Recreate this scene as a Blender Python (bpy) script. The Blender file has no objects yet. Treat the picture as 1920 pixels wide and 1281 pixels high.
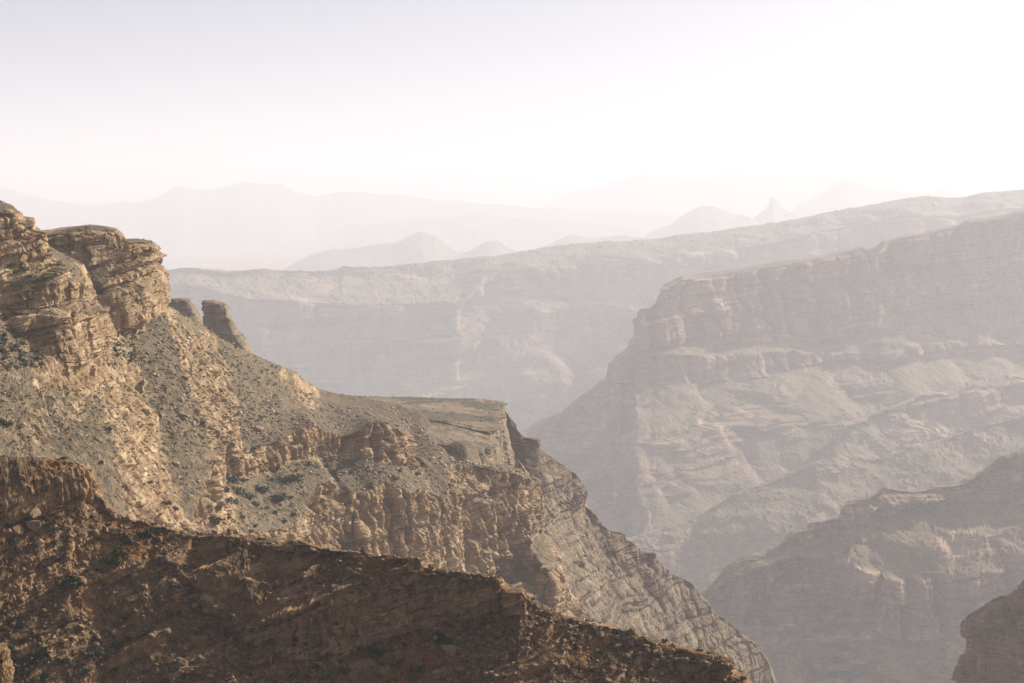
import bpy, math, random
import numpy as np
from concurrent.futures import ThreadPoolExecutor
POOL = ThreadPoolExecutor(4)

# ------------------------------------------------------------------ camera, sky, sun, exposure
SC = bpy.context.scene
COL = SC.collection
F = 3200.0                                   # focal length in photograph pixels (1920 wide)
PITCH = math.atan((640.5 - 400.0) / F)       # eye level lies at row 400 of the photograph
cam_d = bpy.data.cameras.new('camera'); cam = bpy.data.objects.new('camera', cam_d); COL.objects.link(cam)
cam_d.sensor_width = 36.0; cam_d.lens = F / 1920.0 * 36.0
cam_d.clip_start = 0.5; cam_d.clip_end = 80000
cam.location = (0, 0, 0); cam.rotation_euler = (math.pi / 2 - PITCH, 0, 0)
SC.camera = cam

SUN_AZ, SUN_EL = math.radians(54), math.radians(28)      # azimuth clockwise from the view direction (+Y)
SUN_DIR = np.array([math.sin(SUN_AZ) * math.cos(SUN_EL), math.cos(SUN_AZ) * math.cos(SUN_EL), math.sin(SUN_EL)])
world = bpy.data.worlds.new('World'); SC.world = world; world.use_nodes = True
nt = world.node_tree
sky = nt.nodes.new('ShaderNodeTexSky'); sky.sky_type = 'NISHITA'; sky.sun_disc = False
sky.sun_elevation = SUN_EL; sky.sun_rotation = SUN_AZ
sky.altitude = 1500; sky.air_density = 0.3; sky.dust_density = 8.0; sky.ozone_density = 0.0
bg = nt.nodes['Background']; bg.inputs['Strength'].default_value = 0.085
nt.links.new(sky.outputs['Color'], bg.inputs['Color'])
sun_d = bpy.data.lights.new('sun', 'SUN'); sun = bpy.data.objects.new('sun', sun_d); COL.objects.link(sun)
sun_d.energy = 5.0; sun_d.angle = math.radians(0.6); sun_d.color = (1.0, 0.98, 0.86)
sun.rotation_euler = (math.pi / 2 - SUN_EL, 0, math.pi - SUN_AZ)
sun.location = (300, 0, 250)
vs = SC.view_settings
vs.view_transform = 'Standard'; vs.look = 'None'; vs.exposure = 0.8; vs.gamma = 1.0; vs.use_curve_mapping = False
SC.cycles.max_bounces = 6; SC.cycles.diffuse_bounces = 2; SC.cycles.volume_bounces = 1
SC.cycles.transparent_max_bounces = 4
SC.cycles.use_denoising = True
HAZE_DENSITY = 0.0001
HAZE_COLOR = (0.926, 0.918, 0.99)
HAZE_G = 0.12

rng = np.random.default_rng(7)
random.seed(7)

# ------------------------------------------------------------------ noise
_G = np.array([[1,1,0],[-1,1,0],[1,-1,0],[-1,-1,0],[1,0,1],[-1,0,1],[1,0,-1],[-1,0,-1],
               [0,1,1],[0,-1,1],[0,1,-1],[0,-1,-1],[1,1,0],[-1,1,0],[0,-1,1],[0,-1,-1]], np.float32)
def _hash(ix, iy, iz, seed=0):
    with np.errstate(over='ignore'):
        n = ix.astype(np.uint32) * np.uint32(374761393) + iy.astype(np.uint32) * np.uint32(668265263) \
            + iz.astype(np.uint32) * np.uint32(2246822519) + np.uint32((seed * 3266489917 + 12345) & 0xffffffff)
        n = (n ^ (n >> np.uint32(13))) * np.uint32(1274126177)
        n = (n ^ (n >> np.uint32(16))) * np.uint32(2654435761)
        return n ^ (n >> np.uint32(15))
def hash01(ix, iy, iz, seed=0):
    return _hash(ix, iy, iz, seed).astype(np.float32) / np.float32(4294967295.0)
def perlin(p, seed=0):
    sh = p.shape[:-1]; p = p.reshape(-1, 3); n = len(p); out = np.empty(n, np.float32); step = 16384
    def run(a): out[a:a + step] = _perlin(p[a:a + step], seed)
    list(POOL.map(run, range(0, n, step)))
    return out.reshape(sh)
def _perlin(p, seed):
    fl = np.floor(p); f = (p - fl).astype(np.float32); i = fl.astype(np.int32)
    u = f * f * f * (f * (f * 6 - 15) + 10)
    out = []
    for dx in (0, 1):
        for dy in (0, 1):
            for dz in (0, 1):
                h = _hash(i[..., 0] + dx, i[..., 1] + dy, i[..., 2] + dz, seed) & np.uint32(15)
                g = _G[h]
                out.append(g[..., 0] * (f[..., 0] - dx) + g[..., 1] * (f[..., 1] - dy) + g[..., 2] * (f[..., 2] - dz))
    x0, x1 = u[..., 0], 1 - u[..., 0]; y0, y1 = u[..., 1], 1 - u[..., 1]; z0, z1 = u[..., 2], 1 - u[..., 2]
    return (x1 * (y1 * (z1 * out[0] + z0 * out[1]) + y0 * (z1 * out[2] + z0 * out[3]))
            + x0 * (y1 * (z1 * out[4] + z0 * out[5]) + y0 * (z1 * out[6] + z0 * out[7])))
def fbm(p, octaves=3, seed=0, gain=0.5):
    a, s, t = 1.0, 0.0, 0.0
    for k in range(octaves):
        s = s + a * perlin(p * (2.03 ** k) + 17.3 * k, seed + k); t += a; a *= gain
    return s / t
def sstep(a, b, x):
    t = np.clip((x - a) / (b - a), 0, 1); return t * t * (3 - 2 * t)

class Layers:
    """bedding: random beds of uneven thickness (mean 1), each with its own hardness in [-0.5, 0.5]"""
    def __init__(self, seed, n=3000):
        r = np.random.default_rng(seed)
        self.th = np.exp(r.normal(0, 0.55, n)); self.th /= self.th.mean()
        self.e = np.concatenate([[0], np.cumsum(self.th)]); self.v = r.random(n) - 0.5; self.n = n
    def __call__(self, t):
        t = np.mod(t + 1000.0, self.e[-1])
        k = np.clip(np.searchsorted(self.e, t, side='right') - 1, 0, self.n - 1)
        fr = (t - self.e[k]) / self.th[k]
        v = self.v[k]; vn = self.v[(k + 1) % self.n]
        self.saw = np.clip((fr - 0.5) * self.th[k], -0.7, 0.7).astype(np.float32)
        return (v + (vn - v) * sstep(0.85, 1.0, fr)).astype(np.float32), k

# ------------------------------------------------------------------ picture <-> place
def ray(x, y):
    a = (x - 960.0) / F; b = (640.5 - y) / F
    yy = math.cos(PITCH) + b * math.sin(PITCH); zz = -math.sin(PITCH) + b * math.cos(PITCH)
    return a / yy, zz / yy
def at(x, y, d):
    a, r = ray(x, y); return np.array([a * d, d, r * d])
def project(P):
    yy = P[..., 1] * math.cos(PITCH) - P[..., 2] * math.sin(PITCH)
    zz = P[..., 1] * math.sin(PITCH) + P[..., 2] * math.cos(PITCH)
    yy = np.maximum(yy, 1e-3)
    return 960 + F * P[..., 0] / yy, 640.5 - F * zz / yy, yy

def control(cols, back=(), foot=(), ds=1.0):
    """columns of (x, y, v) seen from the viewpoint, top to bottom; v > 95 is a distance, else the slope in degrees down
    from the point above; back: (run away, drop) steps behind the crest; foot: (slope, drop) steps below the last row"""
    out = []
    for c in cols:
        pts = []
        for (x, y, v) in c:
            a, r = ray(x, y)
            if v > 95: d = float(v) * ds
            else:
                t = math.tan(math.radians(v)); p = pts[-1]; r0 = p[2] / p[1]
                d = p[1] * (t - r0) / (t - r)
            pts.append(np.array([a * d, d, r * d]))
        hd = pts[0][:2] / np.linalg.norm(pts[0][:2])
        pre = []
        q = pts[0].copy()
        for (run, drop) in back:
            run, drop = run * ds, drop * ds
            q = q + np.array([hd[0] * run, hd[1] * run, -drop]); pre.append(q.copy())
        q = pts[-1].copy()
        for (ang, drop) in foot:
            drop = drop * ds
            run = drop / math.tan(math.radians(ang)); q = q + np.array([-hd[0] * run, -hd[1] * run, -drop]); pts.append(q.copy())
        out.append(pre[::-1] + pts)
    return np.array(out), len(back), len(foot)

def blur(A, sig, axis):
    if sig <= 0: return A
    r = max(1, int(sig * 2.5)); k = np.exp(-0.5 * (np.arange(-r, r + 1) / sig) ** 2); k /= k.sum()
    pad = [(0, 0)] * A.ndim; pad[axis] = (r, r)
    B = np.pad(A, pad, mode='reflect', reflect_type='odd') if A.shape[axis] > r + 1 else np.pad(A, pad, mode='edge')
    n = A.shape[axis]; out = 0
    for i, w in enumerate(k):
        sl = [slice(None)] * A.ndim; sl[axis] = slice(i, i + n); out = out + w * B[tuple(sl)]
    return out

CREST_X = [-200, 156, 190, 224, 360, 559, 701, 818, 940, 988, 1099, 1263, 1357, 1406, 1440]
CREST_Y = [850, 866, 930, 966, 1003, 1011, 1041, 1071, 1084, 1128, 1166, 1213, 1231, 1284, 2000]
def refine(C, nb, nf, dens, su, sv):
    """even out the control net to a fine grid, about `dens` points per rendered pixel"""
    d = C[..., 1]
    X, Y, _ = project(C)
    def px(ax):
        dx = np.diff(X, axis=ax); dy = np.diff(Y, axis=ax); dd = np.diff(d, axis=ax)
        dm = (np.take(d, range(1, d.shape[ax]), ax) + np.take(d, range(d.shape[ax] - 1), ax)) / 2
        return np.sqrt(dx ** 2 + dy ** 2 + (0.3 * F * dd / dm) ** 2) / 1.875
    rows = slice(nb, C.shape[1] - nf)
    seen = ((X > -40) & (X < 1960) & (Y < 1300))
    if C[..., 1].mean() > 400: seen &= (Y < np.interp(X, CREST_X, CREST_Y) + 25)      # hidden behind the near ridge
    seen = seen.astype(float)
    su_ = np.maximum(seen[1:], seen[:-1])[:, rows]; sv_ = np.maximum(seen[:, 1:], seen[:, :-1])
    lu = (px(0)[:, rows] * (su_ + 0.15)).sum(axis=1) / (su_ + 0.15).sum(axis=1) * np.where(su_.max(axis=1) > 0, 1, 0.35)
    lv = (px(1) * (sv_ + 0.15)).sum(axis=0) / (sv_ + 0.15).sum(axis=0) * np.where(sv_.max(axis=0) > 0, 1, 0.25)
    lv[:nb] = np.minimum(lv[:nb] * 0.35, 40)
    if nf: lv[-nf:] = np.minimum(lv[-nf:] * 0.25, 40)
    nu = np.clip(np.round(lu * dens), 2, 500).astype(int); nv = np.clip(np.round(lv * dens), 2, 400).astype(int)
    def pos(n): return np.concatenate([i + np.arange(m) / m for i, m in enumerate(n)] + [[len(n)]])
    U, V = pos(nu), pos(nv)
    def lerp(A, T, ax):
        i = np.minimum(T.astype(int), A.shape[ax] - 2); f = T - i
        sh = [1] * A.ndim; sh[ax] = -1; f = f.reshape(sh)
        return np.take(A, i, ax) * (1 - f) + np.take(A, i + 1, ax) * f
    P = lerp(lerp(C, U, 0), V, 1)
    return blur(blur(P, su, 0), sv, 1), U, V

def normals(P):
    gu = np.gradient(P, axis=0); gv = np.gradient(P, axis=1)
    n = np.cross(gu, gv); n /= np.maximum(np.linalg.norm(n, axis=-1, keepdims=True), 1e-9)
    return n

def grid_mesh(name, P, mat, rocky=None):
    nu, nv = P.shape[:2]
    me = bpy.data.meshes.new(name)
    idx = np.arange(nu * nv).reshape(nu, nv)
    q = np.stack([idx[:-1, :-1], idx[:-1, 1:], idx[1:, 1:], idx[1:, :-1]], -1).reshape(-1, 4)
    me.vertices.add(nu * nv); me.vertices.foreach_set('co', P.reshape(-1).astype(np.float32))
    me.loops.add(q.size); me.loops.foreach_set('vertex_index', q.reshape(-1).astype(np.int32))
    me.polygons.add(len(q)); me.polygons.foreach_set('loop_start', (np.arange(len(q)) * 4).astype(np.int32))
    me.update(calc_edges=True); me.shade_flat()
    at_ = me.attributes.new('outcrop', 'FLOAT', 'POINT')          # bare bedrock 1, scree 0
    at_.data.foreach_set('value', (np.ones(nu * nv) if rocky is None else rocky.reshape(-1)).astype(np.float32))
    me.materials.append(mat)
    o = bpy.data.objects.new(name, me); COL.objects.link(o)
    return o

TRI = [0]
SURF = {}
def terrain(name, cols, mat, label, dip=(0.1, 0.0), dens=1.0, su=4, sv=1.5, back=((30, 4), (60, 60)), foot=((55, 60),),
            rough=1.0, ledge=1.0, butt=1.0, slope_ledge=0.5, seed=1, unit=None, cap=None, soft=0.0, kind='structure', category=None, ds=1.0, macro=0.0, crest=0.35):
    C, nb, nf = control(cols, back, foot, ds)
    P, U, V = refine(C, nb, nf, dens * 0.735, su * 0.75, sv * 0.8)
    amp = np.ones(P.shape[:2])
    if nb: amp[:] = (crest + (1 - crest) * sstep(nb - 0.2, nb + 0.35, V))[None]
    vis = np.zeros(P.shape[:2], bool); vis[:, (V >= nb) & (V <= C.shape[1] - 1 - nf)] = True
    P2, n2, sl, px, rocky = displace(P, dip, rough, ledge, butt, slope_ledge, seed, unit, cap, soft, amp, None, macro)
    o = grid_mesh(name, P2, mat, rocky)
    o['kind'] = kind
    o['label'] = label
    if category: o['category'] = category
    TRI[0] += (P.shape[0] - 1) * (P.shape[1] - 1) * 2
    SURF.setdefault(name, []).append(dict(P=P2, n=n2, sl=sl, vis=vis, px=px))
    return o

def displace(P, dip, rough=1.0, ledge=1.0, butt=1.0, slope_ledge=0.5, seed=1, unit=None, cap=None, soft=0.0, amp=1.0, sign=None, macro=0.0):
    n = normals(blur(blur(P, 2, 0), 1.2, 1))
    flip = sign if sign else np.sign(np.sum(n * -P, axis=-1).mean()); n = n * (flip if flip else 1)
    base_d = np.median(P[..., 1])
    px = unit if unit else base_d / (F / 1.875)              # metres per rendered pixel here
    nh = n.copy(); nh[..., 2] = 0; sl = np.linalg.norm(nh, axis=-1)
    nh /= np.maximum(sl, 1e-3)[..., None]
    nh = nh * sstep(0.05, 0.3, sl)[..., None]
    cliff = sstep(0.70, 0.92, sl)
    cliff = blur(blur(cliff, 2.0, 0), 0.8, 1)
    slope = 1 - cliff
    q = P / px
    warp = fbm(q / 70.0, 2, seed) * 9 + fbm(q / 14.0, 2, seed + 3) * 1.6
    h = q[..., 2] - dip[0] * q[..., 0] - dip[1] * q[..., 1] + warp
    L0, L1 = Layers(seed + 4), Layers(seed + 1)
    l0, k0 = L0(h / 24.0); l1, k1 = L1(h / 11.0); l2, k2 = Layers(seed + 2)(h / 5.0); l3, k3 = Layers(seed + 3)(h / 2.0)
    qv = q * np.array([1, 1, 0.22])
    b1 = fbm(qv / 55.0, 3, seed + 10)
    cre = 1 - np.abs(perlin(qv / 26.0 + fbm(q / 20.0, 2, seed + 12)[..., None] * 0.4, seed + 11)) * 2.2
    cre = np.clip(cre, 0, 1) ** 3
    cre2 = np.clip(1 - np.abs(perlin(qv / 9.0, seed + 14)) * 2.4, 0, 1) ** 2.5
    # jointed blocks in each bed
    jit = (perlin(q / 6.0, seed + 15) * 1.2)
    w1 = 9.0 + 7.0 * hash01(k2, k2 * 0, k2 * 0, seed)
    c1 = hash01(np.floor((q[..., 0] + jit) / w1 + k2 * 0.37).astype(np.int64), np.floor((q[..., 1] + jit) / w1 + k2 * 0.61).astype(np.int64), k2, seed + 16) - 0.5
    w2 = 20.0
    c2 = hash01(np.floor((q[..., 0] + 3 * jit) / w2 + k1 * 0.37).astype(np.int64), np.floor((q[..., 1] + 3 * jit) / w2).astype(np.int64), k1, seed + 17) - 0.5
    crag = fbm(q / 7.0, 3, seed + 20)
    out = sstep(-0.12, 0.22, fbm(np.stack([q[..., 0], q[..., 1], h * 2.2], -1) / 60.0, 2, seed + 21))   # where beds crop out of the scree
    def rubble(size, seed_, thr):
        w = q @ np.array([[0.8, 0.36, 0.48], [-0.6, 0.48, 0.64], [0.0, -0.8, 0.6]]) / size + jit[..., None] * 0.35
        i = np.floor(w).astype(np.int32); v = hash01(i[..., 0], i[..., 1], i[..., 2], seed_)
        return np.clip(v - thr, 0, 1) / (1 - thr)
    cot = np.clip(n[..., 2] / np.maximum(sl, 0.2), 0, 1.5) * sstep(0.3, 0.5, sl)
    km = np.clip(slope_ledge * out, 0, 0.9)
    dh = cliff * (ledge * (9 * l0 + 6.0 * l1 + 4.0 * l2 + 1.5 * l3 + 2.4 * c1 + 5.0 * c2) + butt * (12 * b1 - 10 * cre - 3 * cre2)) \
        + slope * (km * cot * (0.62 * 24.0 * L0.saw + 0.55 * 11.0 * L1.saw * (1 - 0.5 * km)) + km * (5.0 * l1 + 3.0 * l2 + 1.4 * l3 + 2.5 * c1))
    if macro:
        qm = q * np.array([1, 1, 0.18]) / 85.0 + fbm(q / 50.0, 2, seed + 41)[..., None] * 0.25
        dh = dh + macro * (0.4 + 0.6 * slope) * (30 * (np.abs(perlin(qm, seed + 40)) * 2 - 0.55) + 12 * (np.abs(perlin(qm * 2.3, seed + 42)) * 2 - 0.55))
    rocky = np.clip(cliff + slope * km * 0.85, 0, 1)
    gul = np.clip(1 - np.abs(perlin(q * np.array([1, 0.35, 0.35]) / 45.0, seed + 23)) * 2.2, 0, 1) ** 2
    rub = rubble(6.0, seed + 31, 0.86) * 2.2 + rubble(3.0, seed + 32, 0.78) * 1.0
    dn = rough * (crag * (1.7 * cliff + 1.0 * slope) + slope * (fbm(q / 42.0, 3, seed + 22) * 5.0 - gul * 1.6 * (1 - soft) + rub * 0.8 * (1 - soft))
                  + perlin(q / 2.5, seed + 24) * 0.4)
    if cap is not None: dh = np.clip(dh, -cap, cap)
    P2 = P + nh * (dh * px * amp)[..., None] + n * (dn * px * amp)[..., None]
    n2 = normals(P2); n2 *= flip if flip else 1
    return P2, n2, sl, px, rocky

# ------------------------------------------------------------------ materials
def ramp(nodes, stops):
    r = nodes.new('ShaderNodeValToRGB'); e = r.color_ramp.elements
    while len(e) > 1: e.remove(e[-1])
    e[0].position, e[0].color = stops[0][0], (*stops[0][1], 1)
    for p, c in stops[1:]:
        x = e.new(p); x.color = (*c, 1)
    return r
def rock_material(name, px, dip, rock, rock_dark, rock_pale, soil, soil_dark, band=1.0, varnish=0.5, bump=1.0, stain=None):
    """layered limestone with streaked faces where it is steep, stony soil where it is not"""
    m = bpy.data.materials.new(name); m.use_nodes = True
    N = m.node_tree.nodes; L = m.node_tree.links
    b = N['Principled BSDF']; b.inputs['Roughness'].default_value = 0.95
    b.inputs['Specular IOR Level'].default_value = 0.12
    tc = N.new('ShaderNodeTexCoord'); geo = N.new('ShaderNodeNewGeometry')
    sc = N.new('ShaderNodeVectorMath'); sc.operation = 'SCALE'; sc.inputs['Scale'].default_value = 1 / px
    L.new(tc.outputs['Object'], sc.inputs[0])
    def noise(scale, detail=4, rough=0.55, vec=None, dist=0.0):
        t = N.new('ShaderNodeTexNoise'); t.inputs['Scale'].default_value = scale; t.inputs['Detail'].default_value = detail
        t.inputs['Roughness'].default_value = rough; t.inputs['Distortion'].default_value = dist
        L.new(vec if vec else sc.outputs[0], t.inputs['Vector']); return t.outputs['Fac']
    def math_(op, a, b_=None, clamp=False):
        x = N.new('ShaderNodeMath'); x.operation = op; x.use_clamp = clamp
        for i, v in enumerate((a, b_)):
            if v is None: continue
            if isinstance(v, (int, float)): x.inputs[i].default_value = v
            else: L.new(v, x.inputs[i])
        return x.outputs[0]
    def mix(f, a, b_, mode='MIX'):
        x = N.new('ShaderNodeMix'); x.data_type = 'RGBA'; x.blend_type = mode
        for s, v in ((x.inputs['Factor'], f), (x.inputs['A'], a), (x.inputs['B'], b_)):
            if isinstance(v, (int, float)): s.default_value = v
            elif isinstance(v, tuple): s.default_value = (*v, 1)
            else: L.new(v, s)
        return x.outputs['Result']
    def rng_(v, a, b_, lo=0.0, hi=1.0):
        x = N.new('ShaderNodeMapRange'); x.interpolation_type = 'SMOOTHSTEP'
        x.inputs['From Min'].default_value = a; x.inputs['From Max'].default_value = b_
        x.inputs['To Min'].default_value = lo; x.inputs['To Max'].default_value = hi
        L.new(v, x.inputs['Value']); return x.outputs['Result']
    # bedding height
    dot = N.new('ShaderNodeVectorMath'); dot.operation = 'DOT_PRODUCT'; dot.inputs[1].default_value = (-dip[0], -dip[1], 1)
    L.new(sc.outputs[0], dot.inputs[0])
    hh = math_('ADD', dot.outputs['Value'], math_('MULTIPLY', noise(0.02, 2), 14.0))
    comb = N.new('ShaderNodeCombineXYZ'); L.new(hh, comb.inputs['Z'])
    sep = N.new('ShaderNodeSeparateXYZ'); L.new(sc.outputs[0], sep.inputs[0])
    L.new(math_('MULTIPLY', sep.outputs['X'], 0.05), comb.inputs['X']); L.new(math_('MULTIPLY', sep.outputs['Y'], 0.05), comb.inputs['Y'])
    bands = noise(0.16, 5, 0.62, comb.outputs[0])
    bands2 = noise(0.7, 3, 0.6, comb.outputs[0])
    # streaks down the faces
    mp = N.new('ShaderNodeMapping'); mp.inputs['Scale'].default_value = (1, 1, 0.12); L.new(sc.outputs[0], mp.inputs['Vector'])
    streak = noise(0.16, 4, 0.6, mp.outputs[0])
    patch = noise(0.035, 4, 0.55); patch2 = noise(0.12, 4, 0.6)
    r1 = ramp(N, [(0.40, rock_dark), (0.47, rock), (0.53, rock), (0.62, rock_pale)])
    L.new(math_('ADD', math_('MULTIPLY', bands, 0.45 * band), math_('ADD', math_('MULTIPLY', patch2, 0.35), math_('MULTIPLY', bands2, 0.55 - 0.35 * band))), r1.inputs['Fac'])
    rc = mix(math_('MULTIPLY', rng_(streak, 0.48, 0.66), varnish), r1.outputs['Color'], rock_dark)
    rc = mix(math_('MULTIPLY', rng_(patch, 0.52, 0.66), 0.5), rc, rock_pale)
    rc = mix(math_('MULTIPLY', rng_(bands2, 0.44, 0.36), 0.65), rc, rock_dark)
    # soil with stones
    grain = noise(0.55, 3, 0.7)
    r2 = ramp(N, [(0.40, soil_dark), (0.5, soil), (0.66, rock)])
    L.new(math_('ADD', math_('MULTIPLY', patch2, 0.5), math_('MULTIPLY', grain, 0.5)), r2.inputs['Fac'])
    so = r2.outputs['Color']
    if stain: so = mix(math_('MULTIPLY', rng_(noise(0.012, 3), 0.48, 0.62), 0.8), so, stain)
    sepn = N.new('ShaderNodeSeparateXYZ'); L.new(geo.outputs['True Normal'], sepn.inputs[0])
    steep = rng_(math_('ADD', math_('ABSOLUTE', sepn.outputs['Z']), math_('MULTIPLY', math_('SUBTRACT', patch2, 0.5), 0.35)), 0.52, 0.76, 1.0, 0.0)
    at_ = N.new('ShaderNodeAttribute'); at_.attribute_name = 'outcrop'
    oc = rng_(math_('ADD', at_.outputs['Fac'], math_('MULTIPLY', math_('SUBTRACT', patch2, 0.5), 0.8)), 0.25, 0.6)
    colr = mix(math_('ADD', math_('MULTIPLY', oc, 0.85), math_('MULTIPLY', steep, 0.2), True), so, rc)
    L.new(colr, b.inputs['Base Color'])
    bp = N.new('ShaderNodeBump'); bp.inputs['Strength'].default_value = 0.7 * bump; bp.inputs['Distance'].default_value = px * 1.3
    hsum = math_('ADD', math_('MULTIPLY', noise(0.35, 4, 0.7), 1.0), math_('MULTIPLY', bands2, 0.7))
    L.new(hsum, bp.inputs['Height']); L.new(bp.outputs['Normal'], b.inputs['Normal'])
    return m

TAN = dict(rock=(0.28, 0.182, 0.1), rock_dark=(0.105, 0.07, 0.043), rock_pale=(0.54, 0.39, 0.24), soil=(0.088, 0.066, 0.043), soil_dark=(0.044, 0.034, 0.023))
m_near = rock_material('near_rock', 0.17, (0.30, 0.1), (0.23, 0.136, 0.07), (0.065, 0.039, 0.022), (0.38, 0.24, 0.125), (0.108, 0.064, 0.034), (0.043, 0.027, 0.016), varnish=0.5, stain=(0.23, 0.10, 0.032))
m_left = rock_material('cliff_rock', 0.40, (0.2, 0.08), varnish=0.45, stain=(0.135, 0.10, 0.063), **TAN)
m_mesa = rock_material('mesa_rock', 0.75, (0.02, 0.0), (0.19, 0.135, 0.088), (0.085, 0.06, 0.042), (0.33, 0.245, 0.165), (0.10, 0.08, 0.052), (0.055, 0.045, 0.03), varnish=0.4)
RED = dict(rock=(0.27, 0.165, 0.118), rock_dark=(0.125, 0.076, 0.058), rock_pale=(0.46, 0.325, 0.225), soil=(0.18, 0.132, 0.082), soil_dark=(0.10, 0.075, 0.05))
m_ridge = rock_material('ridge_rock', 2.4, (0.05, 0.0), varnish=0.45, **RED)
m_wall = rock_material('wall_rock', 5.5, (0.12, 0.0), varnish=0.45, **RED)
m_far = rock_material('far_rock', 9.0, (0.05, 0.0), varnish=0.4, **RED)
m_mount = rock_material('mountain_rock', 12.0, (0.05, 0.0), varnish=0.4, **RED)

# ------------------------------------------------------------------ the setting, from far to near
def ground():
    ys = np.array([-2000, 0, 4000, 12000, 13500, 15000, 20000, 26000, 35000.]); xs = np.linspace(-24000, 24000, 19)
    zs = np.array([-1980, -1980, -1950, -1800, -1100, -560, -430, -360, -300.])
    P = np.zeros((len(xs), len(ys), 3)); P[..., 0] = xs[:, None]; P[..., 1] = ys[None]; P[..., 2] = zs[None]
    U = np.linspace(0, len(xs) - 1, 220); V = np.linspace(0, len(ys) - 1, 220)
    def lerp(A, T, ax):
        i = np.minimum(T.astype(int), A.shape[ax] - 2); f = T - i; sh = [1, 1, 1]; sh[ax] = -1
        return np.take(A, i, ax) * (1 - f.reshape(sh)) + np.take(A, i + 1, ax) * f.reshape(sh)
    P = lerp(lerp(P, U, 0), V, 1)
    P[..., 2] += fbm(P * np.array([1, 1, 0]) / 2200.0, 4, 90) * 60
    o = grid_mesh('ground', P, m_mount); o['kind'] = 'structure'; o['label'] = 'stony desert plain reaching away beyond the plateau'
ground()

def ridge(name, line, d, label, slope=24, seed=1, bulge=0.0, **kw):
    d = d * 2.9
    cols = [[(x, y, d + bulge * math.sin(i * 1.7)), (x, y + 24, slope), (x, y + 60, slope * 0.8), (x, y + 150, slope * 0.55)] for i, (x, y) in enumerate(line)]
    return terrain(name, cols, m_mount, label, dens=0.45, su=1.2, sv=1.0, back=((d * 0.03, d * 0.015), (d * 0.1, d * 0.05)), foot=((15, 150),),
                   rough=0.9, soft=0.6, butt=0.3, slope_ledge=0.12, ledge=0.4, seed=seed, unit=d / 1706 * 1.4, **kw)
ridge('mountain', [(960, 430), (1030, 375), (1090, 350), (1160, 334), (1200, 318), (1220, 320), (1280, 327), (1335, 327), (1352, 316), (1372, 307), (1386, 303), (1405, 306), (1425, 316), (1470, 321), (1500, 318), (1560, 312), (1620, 308), (1660, 304), (1720, 305), (1765, 308), (1800, 304), (1860, 308), (1940, 306), (2050, 300)], 10200, 'palest mountain chain at the skyline, almost lost in the haze', seed=41)
ridge('mountain', [(1440, 420), (1500, 380), (1545, 352), (1570, 337), (1590, 331), (1608, 336), (1630, 348), (1680, 356), (1750, 362), (1765, 352), (1785, 357), (1840, 370), (1920, 380)], 7600, 'pale dome shaped mountain rising behind the long grassy plateau', seed=42)
ridge('mountain', [(-120, 330), (-40, 338), (0, 345), (40, 360), (100, 370), (165, 380), (210, 375), (232, 366), (250, 374), (295, 367), (325, 347), (350, 348), (365, 354), (415, 347), (450, 338), (480, 341), (530, 339), (560, 355), (595, 366), (640, 357), (665, 355), (710, 359), (800, 367), (900, 378), (1000, 385), (1200, 392), (1300, 400)], 8200, 'long pale mountain range with a flat summit behind the lit cliff', seed=43)
ridge('mountain', [(1190, 450), (1215, 430), (1241, 420), (1258, 417), (1275, 403), (1300, 388), (1314, 380), (1325, 383), (1339, 382), (1360, 388), (1375, 396), (1390, 395), (1407, 404), (1425, 415), (1450, 440)], 5900, 'jagged hazy hill beside the thumb shaped peak', seed=44)
ridge('mountain', [(1390, 430), (1408, 404), (1425, 391), (1436, 384), (1441, 374), (1444, 368), (1448, 366), (1453, 368), (1456, 376), (1464, 384), (1480, 392), (1505, 402), (1535, 416), (1580, 440)], 6200, 'conical peak topped by a thumb shaped crag', seed=45, slope=28)
ridge('mountain', [(990, 475), (1008, 462), (1045, 444), (1068, 432), (1085, 436), (1102, 441), (1165, 436), (1196, 441), (1240, 445), (1300, 455)], 5300, 'low pale hill showing just above the far plateau rim', seed=46)
ridge('mountain', [(490, 520), (524, 504), (560, 484), (592, 470), (623, 462), (640, 463), (685, 457), (748, 450), (774, 435), (785, 431), (792, 430), (800, 432), (816, 439), (842, 460), (862, 473), (889, 462), (912, 450), (925, 448), (940, 453), (977, 468), (1030, 485)], 4900, 'grey twin topped hill standing behind the far plateau', seed=47)
ridge('mountain', [(640, 420), (760, 408), (850, 400), (900, 396), (960, 405), (1040, 410), (1130, 415), (1200, 425)], 7200, 'faint low foothills on the hazy plain', seed=48, slope=14)

# far plateau
fp = [(250, 512, 3900, 540, 600), (318, 508, 3850, 535, 590), (345, 503, 3800, 530, 600), (368, 500, 3750, 535, 600), (430, 505, 3700, 550, 605), (493, 501, 3680, 560, 612), (524, 507, 3650, 563, 618), (612, 508, 3600, 568, 622),
      (644, 499, 3580, 570, 620), (665, 502, 3560, 572, 618), (743, 496, 3500, 570, 622), (821, 486, 3450, 566, 626), (862, 482, 3450, 574, 630), (925, 478, 3500, 540, 600), (977, 468, 3500, 520, 590), (1133, 452, 3480, 520, 585),
      (1228, 448, 3460, 520, 590), (1271, 438, 3450, 520, 590), (1420, 422, 3400, 510, 590), (1536, 397, 3350, 500, 590), (1604, 388, 3330, 490, 590), (1690, 370, 3300, 480, 580), (1730, 367, 3290, 480, 570), (1800, 370, 3280, 470, 560), (1840, 362, 3270, 465, 560), (1930, 352, 3250, 460, 560), (2100, 335, 3200, 450, 560)]
cols = []
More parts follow.
